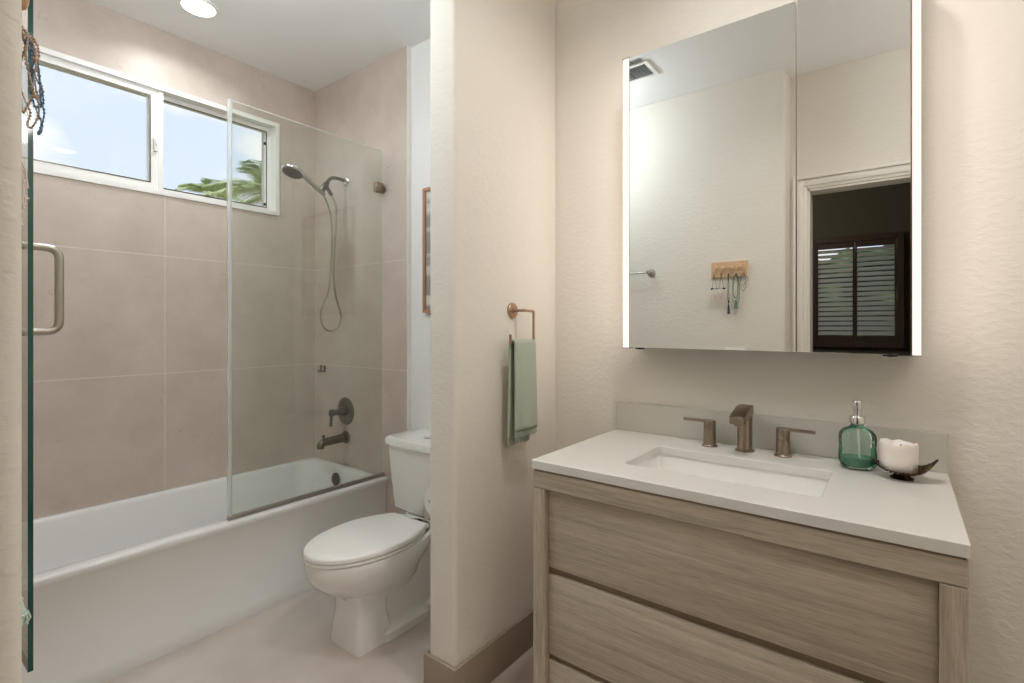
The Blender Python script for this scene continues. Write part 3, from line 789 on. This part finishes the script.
def towel(name, label, cat, mat, x_bar, y0, y1, z_top, z_front, z_back, gap, thick, loc, wav=.004, fringe=.02, seed=1, outward=1):
    """cloth over a bar that runs along Y: front leaf on the +X side, back leaf behind"""
    t = thing(name, label, cat, loc)
    bm = bmesh.new(); ny = 22; prof = []
    nf = 22
    for k in range(nf): prof.append((gap, z_front + (z_top - .012 - z_front) * k / nf, 1 - k / nf))
    for k in range(9):
        a = PI * k / 8; prof.append((gap * math.cos(a), z_top - .012 + .012 * math.sin(a), 0))
    for k in range(1, nf + 1): prof.append((-gap, z_top - .012 + (z_back - z_top + .012) * k / nf, k / nf))
    rows = []
    for (dx, z, f) in prof:
        row = []
        for j in range(ny + 1):
            s = j / ny
            w = wav * f * (math.sin(s * 7 + seed) + .5 * math.sin(s * 15 + z * 9 + seed))
            y = y0 + (y1 - y0) * s
            y = (y0 + y1) / 2 + (y - (y0 + y1) / 2) * (1 + .06 * f)
            row.append((x_bar + dx + w + (.006 * f if dx > 0 else -.002 * f), y, z))
        rows.append(row)
    loft(bm, rows, False, False, False)
    o = finish(bm, 'cloth', mat, t, 180)
    md = o.modifiers.new('s', 'SOLIDIFY'); md.thickness = thick; md.offset = 0
    rnd = random.Random(seed)
    for row in (rows[0], rows[-1]):
        bm = bmesh.new()
        for j in range(0, ny * 2):
            q = j / (ny * 2) * ny; i = int(q)
            p = Vector(row[i]).lerp(Vector(row[min(i + 1, ny)]), q - i)
            e = p + Vector((rnd.uniform(-.004, .004), rnd.uniform(-.004, .004), -fringe * rnd.uniform(.7, 1.1)))
            tube(bm, [p + Vector((0, 0, .002)), p.lerp(e, .5) + Vector((rnd.uniform(-.002, .002), 0, 0)), e], .0016, 5)
        finish(bm, 'fringe', mat, t, 60)
    return t
towel('hand_towel', 'seafoam green fringed hand towel hanging on the ring by the vanity', 'towel', 'seafoam', XB, 1.452, 1.578, 1.222, .893, .862, .013, .007, (XB, 1.515, 1.03), fringe=.024, seed=3)

# ------------------------------------------------------------------ vanity cabinet
VX0, VX1, VYF, VYB, VZ = -.888, .103, 1.2555, 1.8505, .87
ZT = .8445             # underside of the counter
va = thing('vanity_cabinet', 'pale washed oak vanity cabinet with wide drawers under white counter', 'vanity', ((VX0 + VX1) / 2, 1.55, 0))
PF = VYF + .004       # front plane of posts
pw = .0415
bm = bmesh.new(); box(bm, VX0 + .003, VX0 + .003 + pw, PF, PF + .06, 0, .785, .002, 1); finish(bm, 'post', 'wood_v', va)
bm = bmesh.new(); box(bm, VX1 - .003 - pw, VX1 - .003, PF, PF + .06, 0, .785, .002, 1); finish(bm, 'post', 'wood_v', va)
for xx in (VX0 + .003, VX1 - .003 - pw):
    bm = bmesh.new(); box(bm, xx, xx + pw, VYB - .05, VYB - .002, 0, .830, .002, 1); finish(bm, 'post', 'wood_v', va)
bm = bmesh.new(); box(bm, VX0 + .003, VX1 - .003, PF, PF + .03, .7865, .838, .002, 1); finish(bm, 'top_rail', 'wood_h', va)
bm = bmesh.new(); box(bm, VX0 + .006, VX1 - .006, PF + .004, PF + .03, .838, .8444); finish(bm, 'shadow_gap_strip', 'gap', va)
for xx in (VX0 + .012, VX1 - .012 - .018):
    bm = bmesh.new(); box(bm, xx, xx + .018, PF + .06, VYB - .05, .06, .830); finish(bm, 'side_panel', 'wood_v', va)
bm = bmesh.new(); box(bm, VX0 + .04, VX1 - .04, PF + .044, PF + .054, .05, .80); finish(bm, 'inner_face', 'gap', va)
bm = bmesh.new(); box(bm, VX0 + .03, VX1 - .03, PF + .06, VYB - .05, .05, .068); finish(bm, 'bottom_panel', 'wood_h', va)
dz = [(.551, .7875), (.290, .530), (.040, .272)]
for k, (a, b) in enumerate(dz):
    bm = bmesh.new(); box(bm, VX0 + .0450, VX1 - .0450, PF + .018, PF + .038, a, b, .0025, 2)
    d = finish(bm, 'drawer', 'wood_h', va, 40)
    if k < 2:
        bm = bmesh.new(); box(bm, VX0 + .0450, VX1 - .0450, PF + .030, PF + .0435, a - .0205, a - .001); finish(bm, 'finger_groove', 'gap', d)

# countertop with basin
ct = thing('countertop', 'white quartz vanity countertop with rectangular undermount sink', 'countertop', ((VX0 + VX1) / 2, 1.55, ZT))
SX0, SX1, SY0, SY1 = -.647, -.150, 1.388, 1.660
bm = bmesh.new()
def rect(x0, x1, y0, y1, z): return [(x0, y0, z), (x1, y0, z), (x1, y1, z), (x0, y1, z)]
def R4(x0, x1, y0, y1, z, r=.012): return rrect(x0, x1, y0, y1, r, z, 4)
b = .0015
loft(bm, [R4(SX0, SX1, SY0, SY1, ZT), R4(SX0, SX1, SY0, SY1, VZ - b), R4(SX0 - b, SX1 + b, SY0 - b, SY1 + b, VZ, .014), R4(VX0 + b, VX1 - b, VYF + b, VYB, VZ, .003), R4(VX0, VX1, VYF, VYB, VZ - b, .003), R4(VX0, VX1, VYF, VYB, ZT, .003), R4(SX0, SX1, SY0, SY1, ZT)], False, False)
bmesh.ops.remove_doubles(bm, verts=bm.verts[:], dist=1e-6)
finish(bm, 'slab', 'quartz', ct, 30)
bm = bmesh.new(); box(bm, VX0, VX1, VYB - .0195, VYB, VZ, .979, .0015, 1); finish(bm, 'backsplash', 'quartz_back', ct, 30)
bm = bmesh.new()
g = .004
def S4(i, z, r): return rrect(SX0 - g + i, SX1 + g - i, SY0 - g + i, SY1 + g - i, r, z, 5)
loft(bm, [rrect(SX0 - .03, SX1 + .03, SY0 - .03, SY1 + .03, .02, ZT - .001, 5), S4(0, ZT - .001, .016), S4(.004, ZT - .03, .018), S4(.010, ZT - .085, .024), S4(.022, ZT - .105, .03), S4(.05, ZT - .114, .03), S4(.10, ZT - .118, .02)], False, True)
bk = finish(bm, 'sink_basin', 'ceramic', ct, 50, rev=True)
bm = bmesh.new(); lathe(bm, [(.028, 0), (.028, .003), (.022, .004), (.0, .001)], (-.3965, 1.54, ZT - .118)); finish(bm, 'sink_drain', 'bronze', bk, 40)

# faucet
FX, FY = -.402, 1.768
fa = thing('faucet', 'brushed bronze three-piece faucet behind the sink', 'faucet', (FX, FY, VZ))
bm = bmesh.new()
lathe(bm, [(.029, 0), (.029, .003), (.026, .006), (.0225, .007), (.0225, .118)], (FX, FY, VZ), n=36)
finish(bm, 'spout_column', 'bronze', fa, 40)
bm = bmesh.new()
def sp(y, z, hw, hh):
    return [(FX + hw * a, y, z + hh * c) for a, c in ((-1, -.8), (-.85, -1), (.85, -1), (1, -.8), (1, .8), (.85, 1), (-.85, 1), (-1, .8))]
loft(bm, [sp(FY + .0225, VZ + .128, .021, .012), sp(FY + .018, VZ + .131, .0225, .017), sp(FY - .02, VZ + .129, .0225, .018), sp(FY - .062, VZ + .121, .0225, .016), sp(FY - .100, VZ + .112, .0225, .013), sp(FY - .104, VZ + .111, .021, .011)])
lathe(bm, [(.011, 0), (.011, .008)], (FX, FY - .088, VZ + .094), n=16)
finish(bm, 'spout', 'bronze', fa, 40)
for s in (-1, 1):
    hx_ = FX + s * .111
    bm = bmesh.new(); lathe(bm, [(.0255, 0), (.0255, .003), (.023, .006), (.0205, .007), (.0195, .055), (.0185, .056), (.0185, .058), (.0195, .059), (.0195, .084), (.018, .087), (0, .0875)], (hx_, FY, VZ), n=32)
    hd = finish(bm, 'handle', 'bronze', fa, 40)
    bm = bmesh.new(); box(bm, min(hx_, hx_ + s * .088), max(hx_, hx_ + s * .088), FY - .0085, FY + .0085, VZ + .078, VZ + .0878, .003, 2)
    finish(bm, 'lever', 'bronze', hd, 40)

# soap dispenser
DXc, DYc = -.098, 1.742
sdp = thing('soap_dispenser', 'sea green glass soap bottle with chrome pump on the counter', 'soap dispenser', (DXc, DYc, VZ))
def sqr(z, hw, hd, e, n=40):
    o = []
    for k in range(n):
        a = 2 * PI * k / n; c, s = math.cos(a), math.sin(a)
        x, y = hw * math.copysign(abs(c) ** (2 / e), c), hd * math.copysign(abs(s) ** (2 / e), s)
        t = YAW + .05; o.append((DXc + x * math.cos(t * .5) - y * math.sin(t * .5), DYc + x * math.sin(t * .5) + y * math.cos(t * .5), VZ + z))
    return o
BP = [(.001, 0.0273, .026, 3), (.003, 0.0346, .030, 3), (.010, 0.0410, .034, 3), (.022, 0.0446, .036, 3), (.036, 0.0450, .036, 3), (.050, 0.0441, .034, 3), (.062, 0.0432, .033, 3), (.074, 0.0441, .034, 3), (.088, 0.0446, .035, 3), (.100, 0.0419, .034, 3), (.110, 0.0346, .029, 2.6), (.116, 0.0246, .023, 2.3), (.120, 0.0180, .017, 2), (.124, 0.0155, .0155, 2), (.132, 0.0155, .0155, 2)]
bm = bmesh.new()
loft(bm, [sqr(*p) for p in BP])
loft(bm, [sqr(z + (.006 if i < 3 else 0), w - .004, d_ - .004, e) for i, (z, w, d_, e) in enumerate(BP[:-1])])
bt = finish(bm, 'bottle', 'bottle', sdp, 60, rev=False)
bm = bmesh.new(); loft(bm, [sqr(.0085, .026, .025, 3), sqr(.012, .0345, .028, 3), sqr(.022, .0400, .031, 3), sqr(.031, .0405, .031, 3), sqr(.0325, .0405, .031, 3)])
finish(bm, 'liquid_soap', 'liquid', sdp, 60)
bm = bmesh.new(); lathe(bm, [(.0185, .128), (.0195, .129), (.0195, .146), (.0175, .149), (.0105, .150), (.010, .152), (.010, .166), (.0112, .167), (.0112, .191), (.010, .193), (0, .193)], (DXc, DYc, VZ), n=28)
box(bm, DXc - .005, DXc + .005, DYc - .034, DYc, VZ + .180, VZ + .189, .002, 2)
finish(bm, 'pump', 'chrome', sdp, 40)
bm = bmesh.new(); tube(bm, [(DXc, DYc, VZ + .128), (DXc + .004, DYc, VZ + .07), (DXc + .006, DYc, VZ + .016)], .0028, 8); finish(bm, 'dip_tube', 'plastic', sdp, 60)

# leaf dish and candle
CX, CY = .004, 1.700
ld_ = thing('leaf_dish', 'dark bronze leaf-shaped dish curling up at both ends, under the candle', 'dish', (CX, CY, VZ))
bm = bmesh.new(); nu, nv = 36, 14; rows = []
for i in range(nu + 1):
    u_ = -1 + 2 * i / nu
    w = .050 * (max(0, 1 - abs(u_) ** 2.1)) ** .75 + .0008
    w *= 1 + .10 * math.sin(i * 2.4) * (abs(u_) < .93)
    row = []
    for j in range(nv + 1):
        v_ = -1 + 2 * j / nv
        x = u_ * .070 + .002
        z = VZ + .0115 + (.047 if u_ > 0 else .031) * abs(u_) ** 3 + .014 * abs(v_) ** 2.2 * (1 - abs(u_) ** 3) - .0012 * math.cos(v_ * PI * 6)
        row.append((CX + x, CY + v_ * w + .004 * u_, z))
    rows.append(row)
loft(bm, rows, False, False, False)
o = finish(bm, 'leaf_bowl', 'dish', ld_, 180); md = o.modifiers.new('s', 'SOLIDIFY'); md.thickness = .0022; md.offset = 1
bm = bmesh.new(); lathe(bm, [(.026, 0), (.027, .002), (.020, .006), (.016, .012)], (CX - .002, CY, VZ + .0003), n=20); finish(bm, 'foot', 'dish', ld_, 40)
ca = thing('candle', 'thick cream pillar candle with melted uneven rim on leaf dish', 'candle', (CX - .004, CY, VZ + .02))
bm = bmesh.new(); n = 48; L = []
def ringc(r, z, wob): return [(CX - .009 + r * math.cos(2 * PI * k / n), CY + r * math.sin(2 * PI * k / n), z + wob * (.5 * math.sin(2 * PI * k / n * 2 + 2.5) + .5 * math.sin(2 * PI * k / n * 5 + 1) + .3 * math.sin(2 * PI * k / n * 9))) for k in range(n)]
zb = VZ + .0185
L = [ringc(.036, zb, 0), ringc(.041, zb + .004, 0), ringc(.0415, zb + .03, 0), ringc(.042, zb + .062, .001), ringc(.042, zb + .071, .004), ringc(.040, zb + .0755, .0035), ringc(.036, zb + .073, .005), ringc(.028, zb + .064, .002), ringc(.012, zb + .061, 0), ringc(.002, zb + .061, 0)]
loft(bm, L); finish(bm, 'wax', 'candle', ca, 60)
bm = bmesh.new(); tube(bm, [(CX - .006, CY, zb + .060), (CX - .005, CY, zb + .066), (CX - .003, CY, zb + .071)], .0012, 6); finish(bm, 'wick', 'wick', ca, 60)

# ------------------------------------------------------------------ mirror cabinet
MX0, MX1, MY, MZ0, MZ1 = -.799, .0425, 1.70, 1.197, 2.237
mc = thing('mirror_cabinet', 'tall two-door mirrored wall cabinet with lit side edges above the vanity', 'mirror cabinet', ((MX0 + MX1) / 2, YB, MZ0))
bm = bmesh.new(); box(bm, MX0 + .004, MX1 - .004, MY + .006, YB - .001, MZ0 + .002, MZ1 - .002); finish(bm, 'case', 'cab_side', mc)
xs = -.2455
for a, b_ in ((MX0 + .0265, xs - .0012), (xs + .0012, MX1 - .0215)):
    bm = bmesh.new(); box(bm, a, b_, MY, MY + .0055, MZ0 + .001, MZ1 - .001, .0006, 1); finish(bm, 'mirror_door', 'mirror', mc)
for a, b_ in ((MX0 + .0255, MX0 + .0262), (MX1 - .0212, MX1 - .0185)):
    bm = bmesh.new(); box(bm, a, b_, MY - .0004, MY + .006, MZ0, MZ1); finish(bm, 'edge_trim', 'copper', mc)
bm = bmesh.new(); box(bm, MX0 + .003, MX0 + .0253, MY, MY + .0058, MZ0, MZ1); box(bm, MX0, MX0 + .0035, MY + .0058, YB - .09, MZ0, MZ1, mat=1); finish(bm, 'light_strip', ['led', 'led_side'], mc)
bm = bmesh.new(); box(bm, MX1 - .0183, MX1, MY, MY + .0058, MZ0, MZ1); box(bm, MX1 - .0035, MX1, MY + .0058, YB - .09, MZ0, MZ1, mat=1); finish(bm, 'light_strip', ['led', 'led_side'], mc)
for xc in (-.735, -.023):
    bm = bmesh.new(); box(bm, xc - .016, xc + .016, MY + .001, MY + .012, MZ0 - .0045, MZ0 + .0008, .001, 1); box(bm, xc - .006, xc + .006, MY + .0, MY + .004, MZ0 - .006, MZ0, .001, 1)
    finish(bm, 'door_bumper', 'black', mc)
for a in ((MX0, MX0 + .03, MZ0 - .0018, MZ0), (MX1 - .05, MX1, MZ0 - .0018, MZ0), (MX0, MX0 + .027, MZ1, MZ1 + .0018)):
    bm = bmesh.new(); box(bm, a[0], a[1], MY - .001, MY + .05, a[2], a[3]); finish(bm, 'end_cap', 'black', mc)

# ------------------------------------------------------------------ peg rack wall
kr = thing('peg_rack', 'light wooden peg rack with four round knobs, jewellery hanging from it', 'rack', (-.84, YR, 1.62))
RX0, RX1, RZ0, RZ1 = -.947, -.738, 1.578, 1.675
bm = bmesh.new(); box(bm, RX0, RX1, YR + .0005, YR + .016, RZ0, RZ1, .002, 1); finish(bm, 'board', 'rack_wood', kr)
KX = [RX0 + .035 + i * .0463 for i in range(4)]
for x in KX:
    bm = bmesh.new(); lathe(bm, [(.006, 0), (.005, .010), (.010, .013), (.0125, .018), (.011, .022), (.006, .024), (0, .0245)], (x, YR + .015, 1.637), (0, 1, 0), 18); finish(bm, 'knob', 'rack_wood', kr, 40)
HX = [RX0 + .018 + i * .043 for i in range(5)]
for x in HX:
    bm = bmesh.new(); tube(bm, smooth_path([(x, YR + .015, 1.602), (x, YR + .022, 1.597), (x, YR + .028, 1.590), (x, YR + .031, 1.600)], 4), .0018, 8); finish(bm, 'hook', 'copper', kr, 60)

def strand(bm, p0, w, drop, yoff, seed, r=.0014, beads=0, br=.004):
    rnd = random.Random(seed); x, z = p0; P = []; r = min(r, br * .5 if beads else r)
    n = 14
    for k in range(n + 1):
        a = 2 * PI * k / n
        P.append((x + w * math.sin(a) + rnd.uniform(-.003, .003), YR + yoff + rnd.uniform(-.004, .004) + .01 * math.sin(a / 2), z - drop * (1 - math.cos(a)) / 2 + rnd.uniform(-.004, .004) * (0 < k < n)))
    Q = smooth_path(P, 4); tube(bm, Q, r, 5)
    if beads:
        step = max(1, len(Q) // beads)
        for q in Q[::step]:
            bmesh.ops.create_icosphere(bm, subdivisions=1, radius=br * rnd.uniform(.7, 1.2), matrix=Matrix.Translation(q))
def necklace(mats, p0, sets, label, tassel=None):
    bm = bmesh.new()
    for i, (w, drop, yo, beads, br) in enumerate(sets): strand(bm, p0, w, drop, yo, i * 7 + int(p0[0] * -1000), beads=beads, br=br)
    if tassel:
        z0, z1, r = tassel
        for k in range(14):
            a = 2 * PI * k / 14; tube(bm, [(p0[0], YR + .024, z0), (p0[0] + r * .7 * math.cos(a), YR + .024 + r * .7 * math.sin(a), (z0 + z1) / 2), (p0[0] + r * math.cos(a), YR + .024 + r * math.sin(a), z1)], .0016, 5)
        bmesh.ops.create_icosphere(bm, subdivisions=2, radius=.006, matrix=Matrix.Translation((p0[0], YR + .024, z0)))
    o = finish(bm, 'necklace', mats, None, 60)
    return tag(o, label, 'necklace', 'jewellery on the peg rack')
necklace('green_beads', (HX[3], 1.594), [(.014, .15, .020, 46, .0030), (.020, .19, .018, 46, .0028)], 'green beaded necklace hanging from the wooden peg rack', (1.43, 1.38, .010))
necklace(['sand_beads', 'peach'], (HX[4], 1.594), [(.024, .085, .026, 52, .0016), (.032, .10, .030, 52, .0015), (.018, .07, .034, 46, .0016)], 'sand coloured looped necklace on the rack hook nearest the doorway')
necklace('dark_beads', (HX[2] + .001, 1.594), [(.003, .17, .022, 44, .0024)], 'black necklace with dark tassel hanging straight from the rack', (1.425, 1.35, .006))
necklace('blue_beads', (HX[4] + .004, 1.592), [(.016, .11, .036, 60, .0015), (.012, .075, .034, 46, .0013)], 'thin blue beaded necklace looped over the rack hook nearest the doorway')
# woven wall ornament with white tassels
wv = thing('woven_ornament', 'white and peach woven hanging with dark bar and tassels, under the rack', 'ornament', (HX[0] + .022, YR + .04, 1.5))
bm = bmesh.new(); tube(bm, [(HX[0] - .012, YR + .030, 1.508), (HX[1] + .022, YR + .030, 1.506)], .003, 8)
for x in (HX[0] - .010, HX[1] + .018): box(bm, x - .008, x + .008, YR + .025, YR + .035, 1.502, 1.513, .002, 1)
finish(bm, 'bar', 'dark_beads', wv, 40)
bm = bmesh.new()
for x, xb in ((HX[0], HX[0] - .01), (HX[0], HX[0] + .02), (HX[1], HX[1] - .01), (HX[1], HX[1] + .018)): tube(bm, [(x, YR + .028, 1.592), (xb, YR + .030, 1.508)], .0009, 5)
finish(bm, 'cord', 'dark_beads', wv)
rnd = random.Random(5)
bm = bmesh.new()
for k in range(60):
    x = HX[0] - .012 + .075 * rnd.random(); l = rnd.uniform(.05, .105)
    tube(bm, smooth_path([(x, YR + .030 + rnd.uniform(-.004, .004), 1.508), (x + rnd.uniform(-.006, .006), YR + .038 + rnd.uniform(-.010, .016), 1.508 - l * .5), (x + rnd.uniform(-.014, .010), YR + .036 + rnd.uniform(-.02, .024), 1.508 - l)], 3), .0011, 4)
finish(bm, 'tassels', 'cotton', wv)
bm = bmesh.new()
for (cx, cz, r) in ((HX[0] + .012, 1.475, .014), (HX[0] + .034, 1.463, .016), (HX[0] + .018, 1.452, .010), (HX[0] + .046, 1.487, .010)):
    tube(bm, [(cx + r * math.sin(a), YR + .034, cz + r * math.cos(a)) for a in [2 * PI * k / 16 for k in range(17)]], .0020, 6)
finish(bm, 'woven_rings', 'peach', wv)

# towel bar / hook seen in the mirror
tb = thing('towel_bar', 'chrome towel bar on round post, reflected at left edge of the mirror', 'towel bar', (-1.39, YR, 1.635))
for x in (-1.345, -1.60):
    bm = bmesh.new(); lathe(bm, [(.026, 0), (.026, .006), (.010, .010), (.009, .055), (.014, .058), (.014, .070), (0, .072)], (x, YR, 1.635), (0, 1, 0), 24); finish(bm, 'post', 'nickel', tb, 40)
bar_tube('rail', [(-1.345, YR + .064, 1.635), (-1.60, YR + .064, 1.635)], .0065, tb, 'nickel')
# switch plate
sw = thing('light_switch', 'white wall switch plate below the peg rack', 'light switch', (-.81, YR, 1.07))
bm = bmesh.new(); box(bm, -.868, -.752, YR + .0005, YR + .006, 1.025, 1.143, .002, 2); finish(bm, 'plate', 'plastic', sw, 40)
for x in (-.833, -.787):
    bm = bmesh.new(); box(bm, x - .016, x + .016, YR + .0055, YR + .010, 1.051, 1.117, .002, 2); finish(bm, 'rocker', 'plastic', sw, 40)
# mint towel on low hook near the doorway corner
hk = thing('towel_hook', 'nickel hook behind the mint towel beside the open glass door', 'hook', (-1.12, YR, 1.06))
bm = bmesh.new(); lathe(bm, [(.020, 0), (.020, .005), (.008, .008), (.007, .045), (.012, .050), (.012, .056), (0, .058)], (-1.12, YR, 1.06), (0, 1, 0), 20); finish(bm, 'peg', 'nickel', hk, 40)
mt = thing('mint_towel', 'pale mint fringed towel at far left in front of glass door edge', 'towel', (-1.12, YR + .04, .9))
bm = bmesh.new(); rows = []
n = 36
for i in range(26):
    f = i / 25; z = 1.062 - f * .228
    row = []
    hw = .016 + .075 * f ** .8; dp = .014 + .020 * f ** 1.3
    for k in range(n):
        a = 2 * PI * k / n; fold = 1 + .22 * f * math.sin(a * 6 + 2 * f)
        row.append((-1.12 + hw * math.cos(a) * fold, YR + .014 + dp + dp * math.sin(a) * fold, z))
    rows.append(row)
loft(bm, rows, True, False)
o = finish(bm, 'cloth', 'mint', mt, 180); md = o.modifiers.new('s', 'SOLIDIFY'); md.thickness = .004; md.offset = -1
bm = bmesh.new(); rnd = random.Random(9)
for k in range(90):
    q = k / 90 * n; i = int(q); p = Vector(rows[-1][i]).lerp(Vector(rows[-1][(i + 1) % n]), q - i)
    e = p + Vector((rnd.uniform(-.008, .008), rnd.uniform(-.003, .008), -rnd.uniform(.010, .02))); tube(bm, [p + Vector((0, 0, .003)), p.lerp(e, .5) + Vector((0, rnd.uniform(-.003, .004), 0)), e], .0018, 5)
finish(bm, 'fringe', 'mint', mt)

# ------------------------------------------------------------------ palms outside
def palm(x, y, zc, ln, nf, label, seed, trunk_r=.14):
    rnd = random.Random(seed)
    t = thing('palm_tree', label, 'palm tree', (x, y, -.2), 'palms outside the window')
    bm = bmesh.new(); tube(bm, [(x + .03 * math.sin(k), y, -.2 + (zc + .15) * k / 12) for k in range(13)], trunk_r, 12, radii=[trunk_r * (1 + .08 * (k % 2)) for k in range(13)]); finish(bm, 'trunk', 'trunk', t, 60)
    for k in range(nf):
        az = 2 * PI * k / nf * 1.0 + rnd.uniform(-.2, .2); el = rnd.uniform(.15, 1.25); l = ln * rnd.uniform(.8, 1.1)
        bm = bmesh.new(); P = []
        d = Vector((math.cos(az), math.sin(az), 0)); side = Vector((-d.y, d.x, 0))
        for i in range(15):
            s = i / 14; P.append(Vector((x, y, zc)) + d * (l * s * math.cos(el * (1 - .25 * s))) + Vector((0, 0, l * (s * math.sin(el) - .55 * s * s))))
        tube(bm, P, .012, 5, radii=[.022 * (1 - .9 * i / 14) for i in range(15)])
        for i in range(56):
            s = .10 + .90 * i / 56; q = s * 14; a = int(min(q, 13)); p = P[a].lerp(P[a + 1], q - a); tg = (P[a + 1] - P[a]).normalized()
            wl = ln * .40 * math.sin(PI * min(1, s * .9 + .12)) ** .6
            for sg in (-1, 1):
                e = p + (side * sg * .8 + tg * .75 + Vector((0, 0, -.25 + rnd.uniform(-.15, .1)))).normalized() * wl
                m_ = p.lerp(e, .45) + Vector((0, 0, .02)); nrm = Vector((0, 0, 1)) * .0 + tg * .011
                vs = [bm.verts.new(v) for v in (p, m_ + nrm, e, m_ - nrm)]
                bm.faces.new(vs)
        finish(bm, 'frond', 'frond', t, rev=False)
palm(-9.6, 4.98, 3.80, 1.2, 22, 'green palm crown outside the window, at its lower right corner', 4)
palm(-11.6, 4.62, 4.02, .8, 14, 'smaller yellowish palm outside the window, left of the green one', 8, .10)
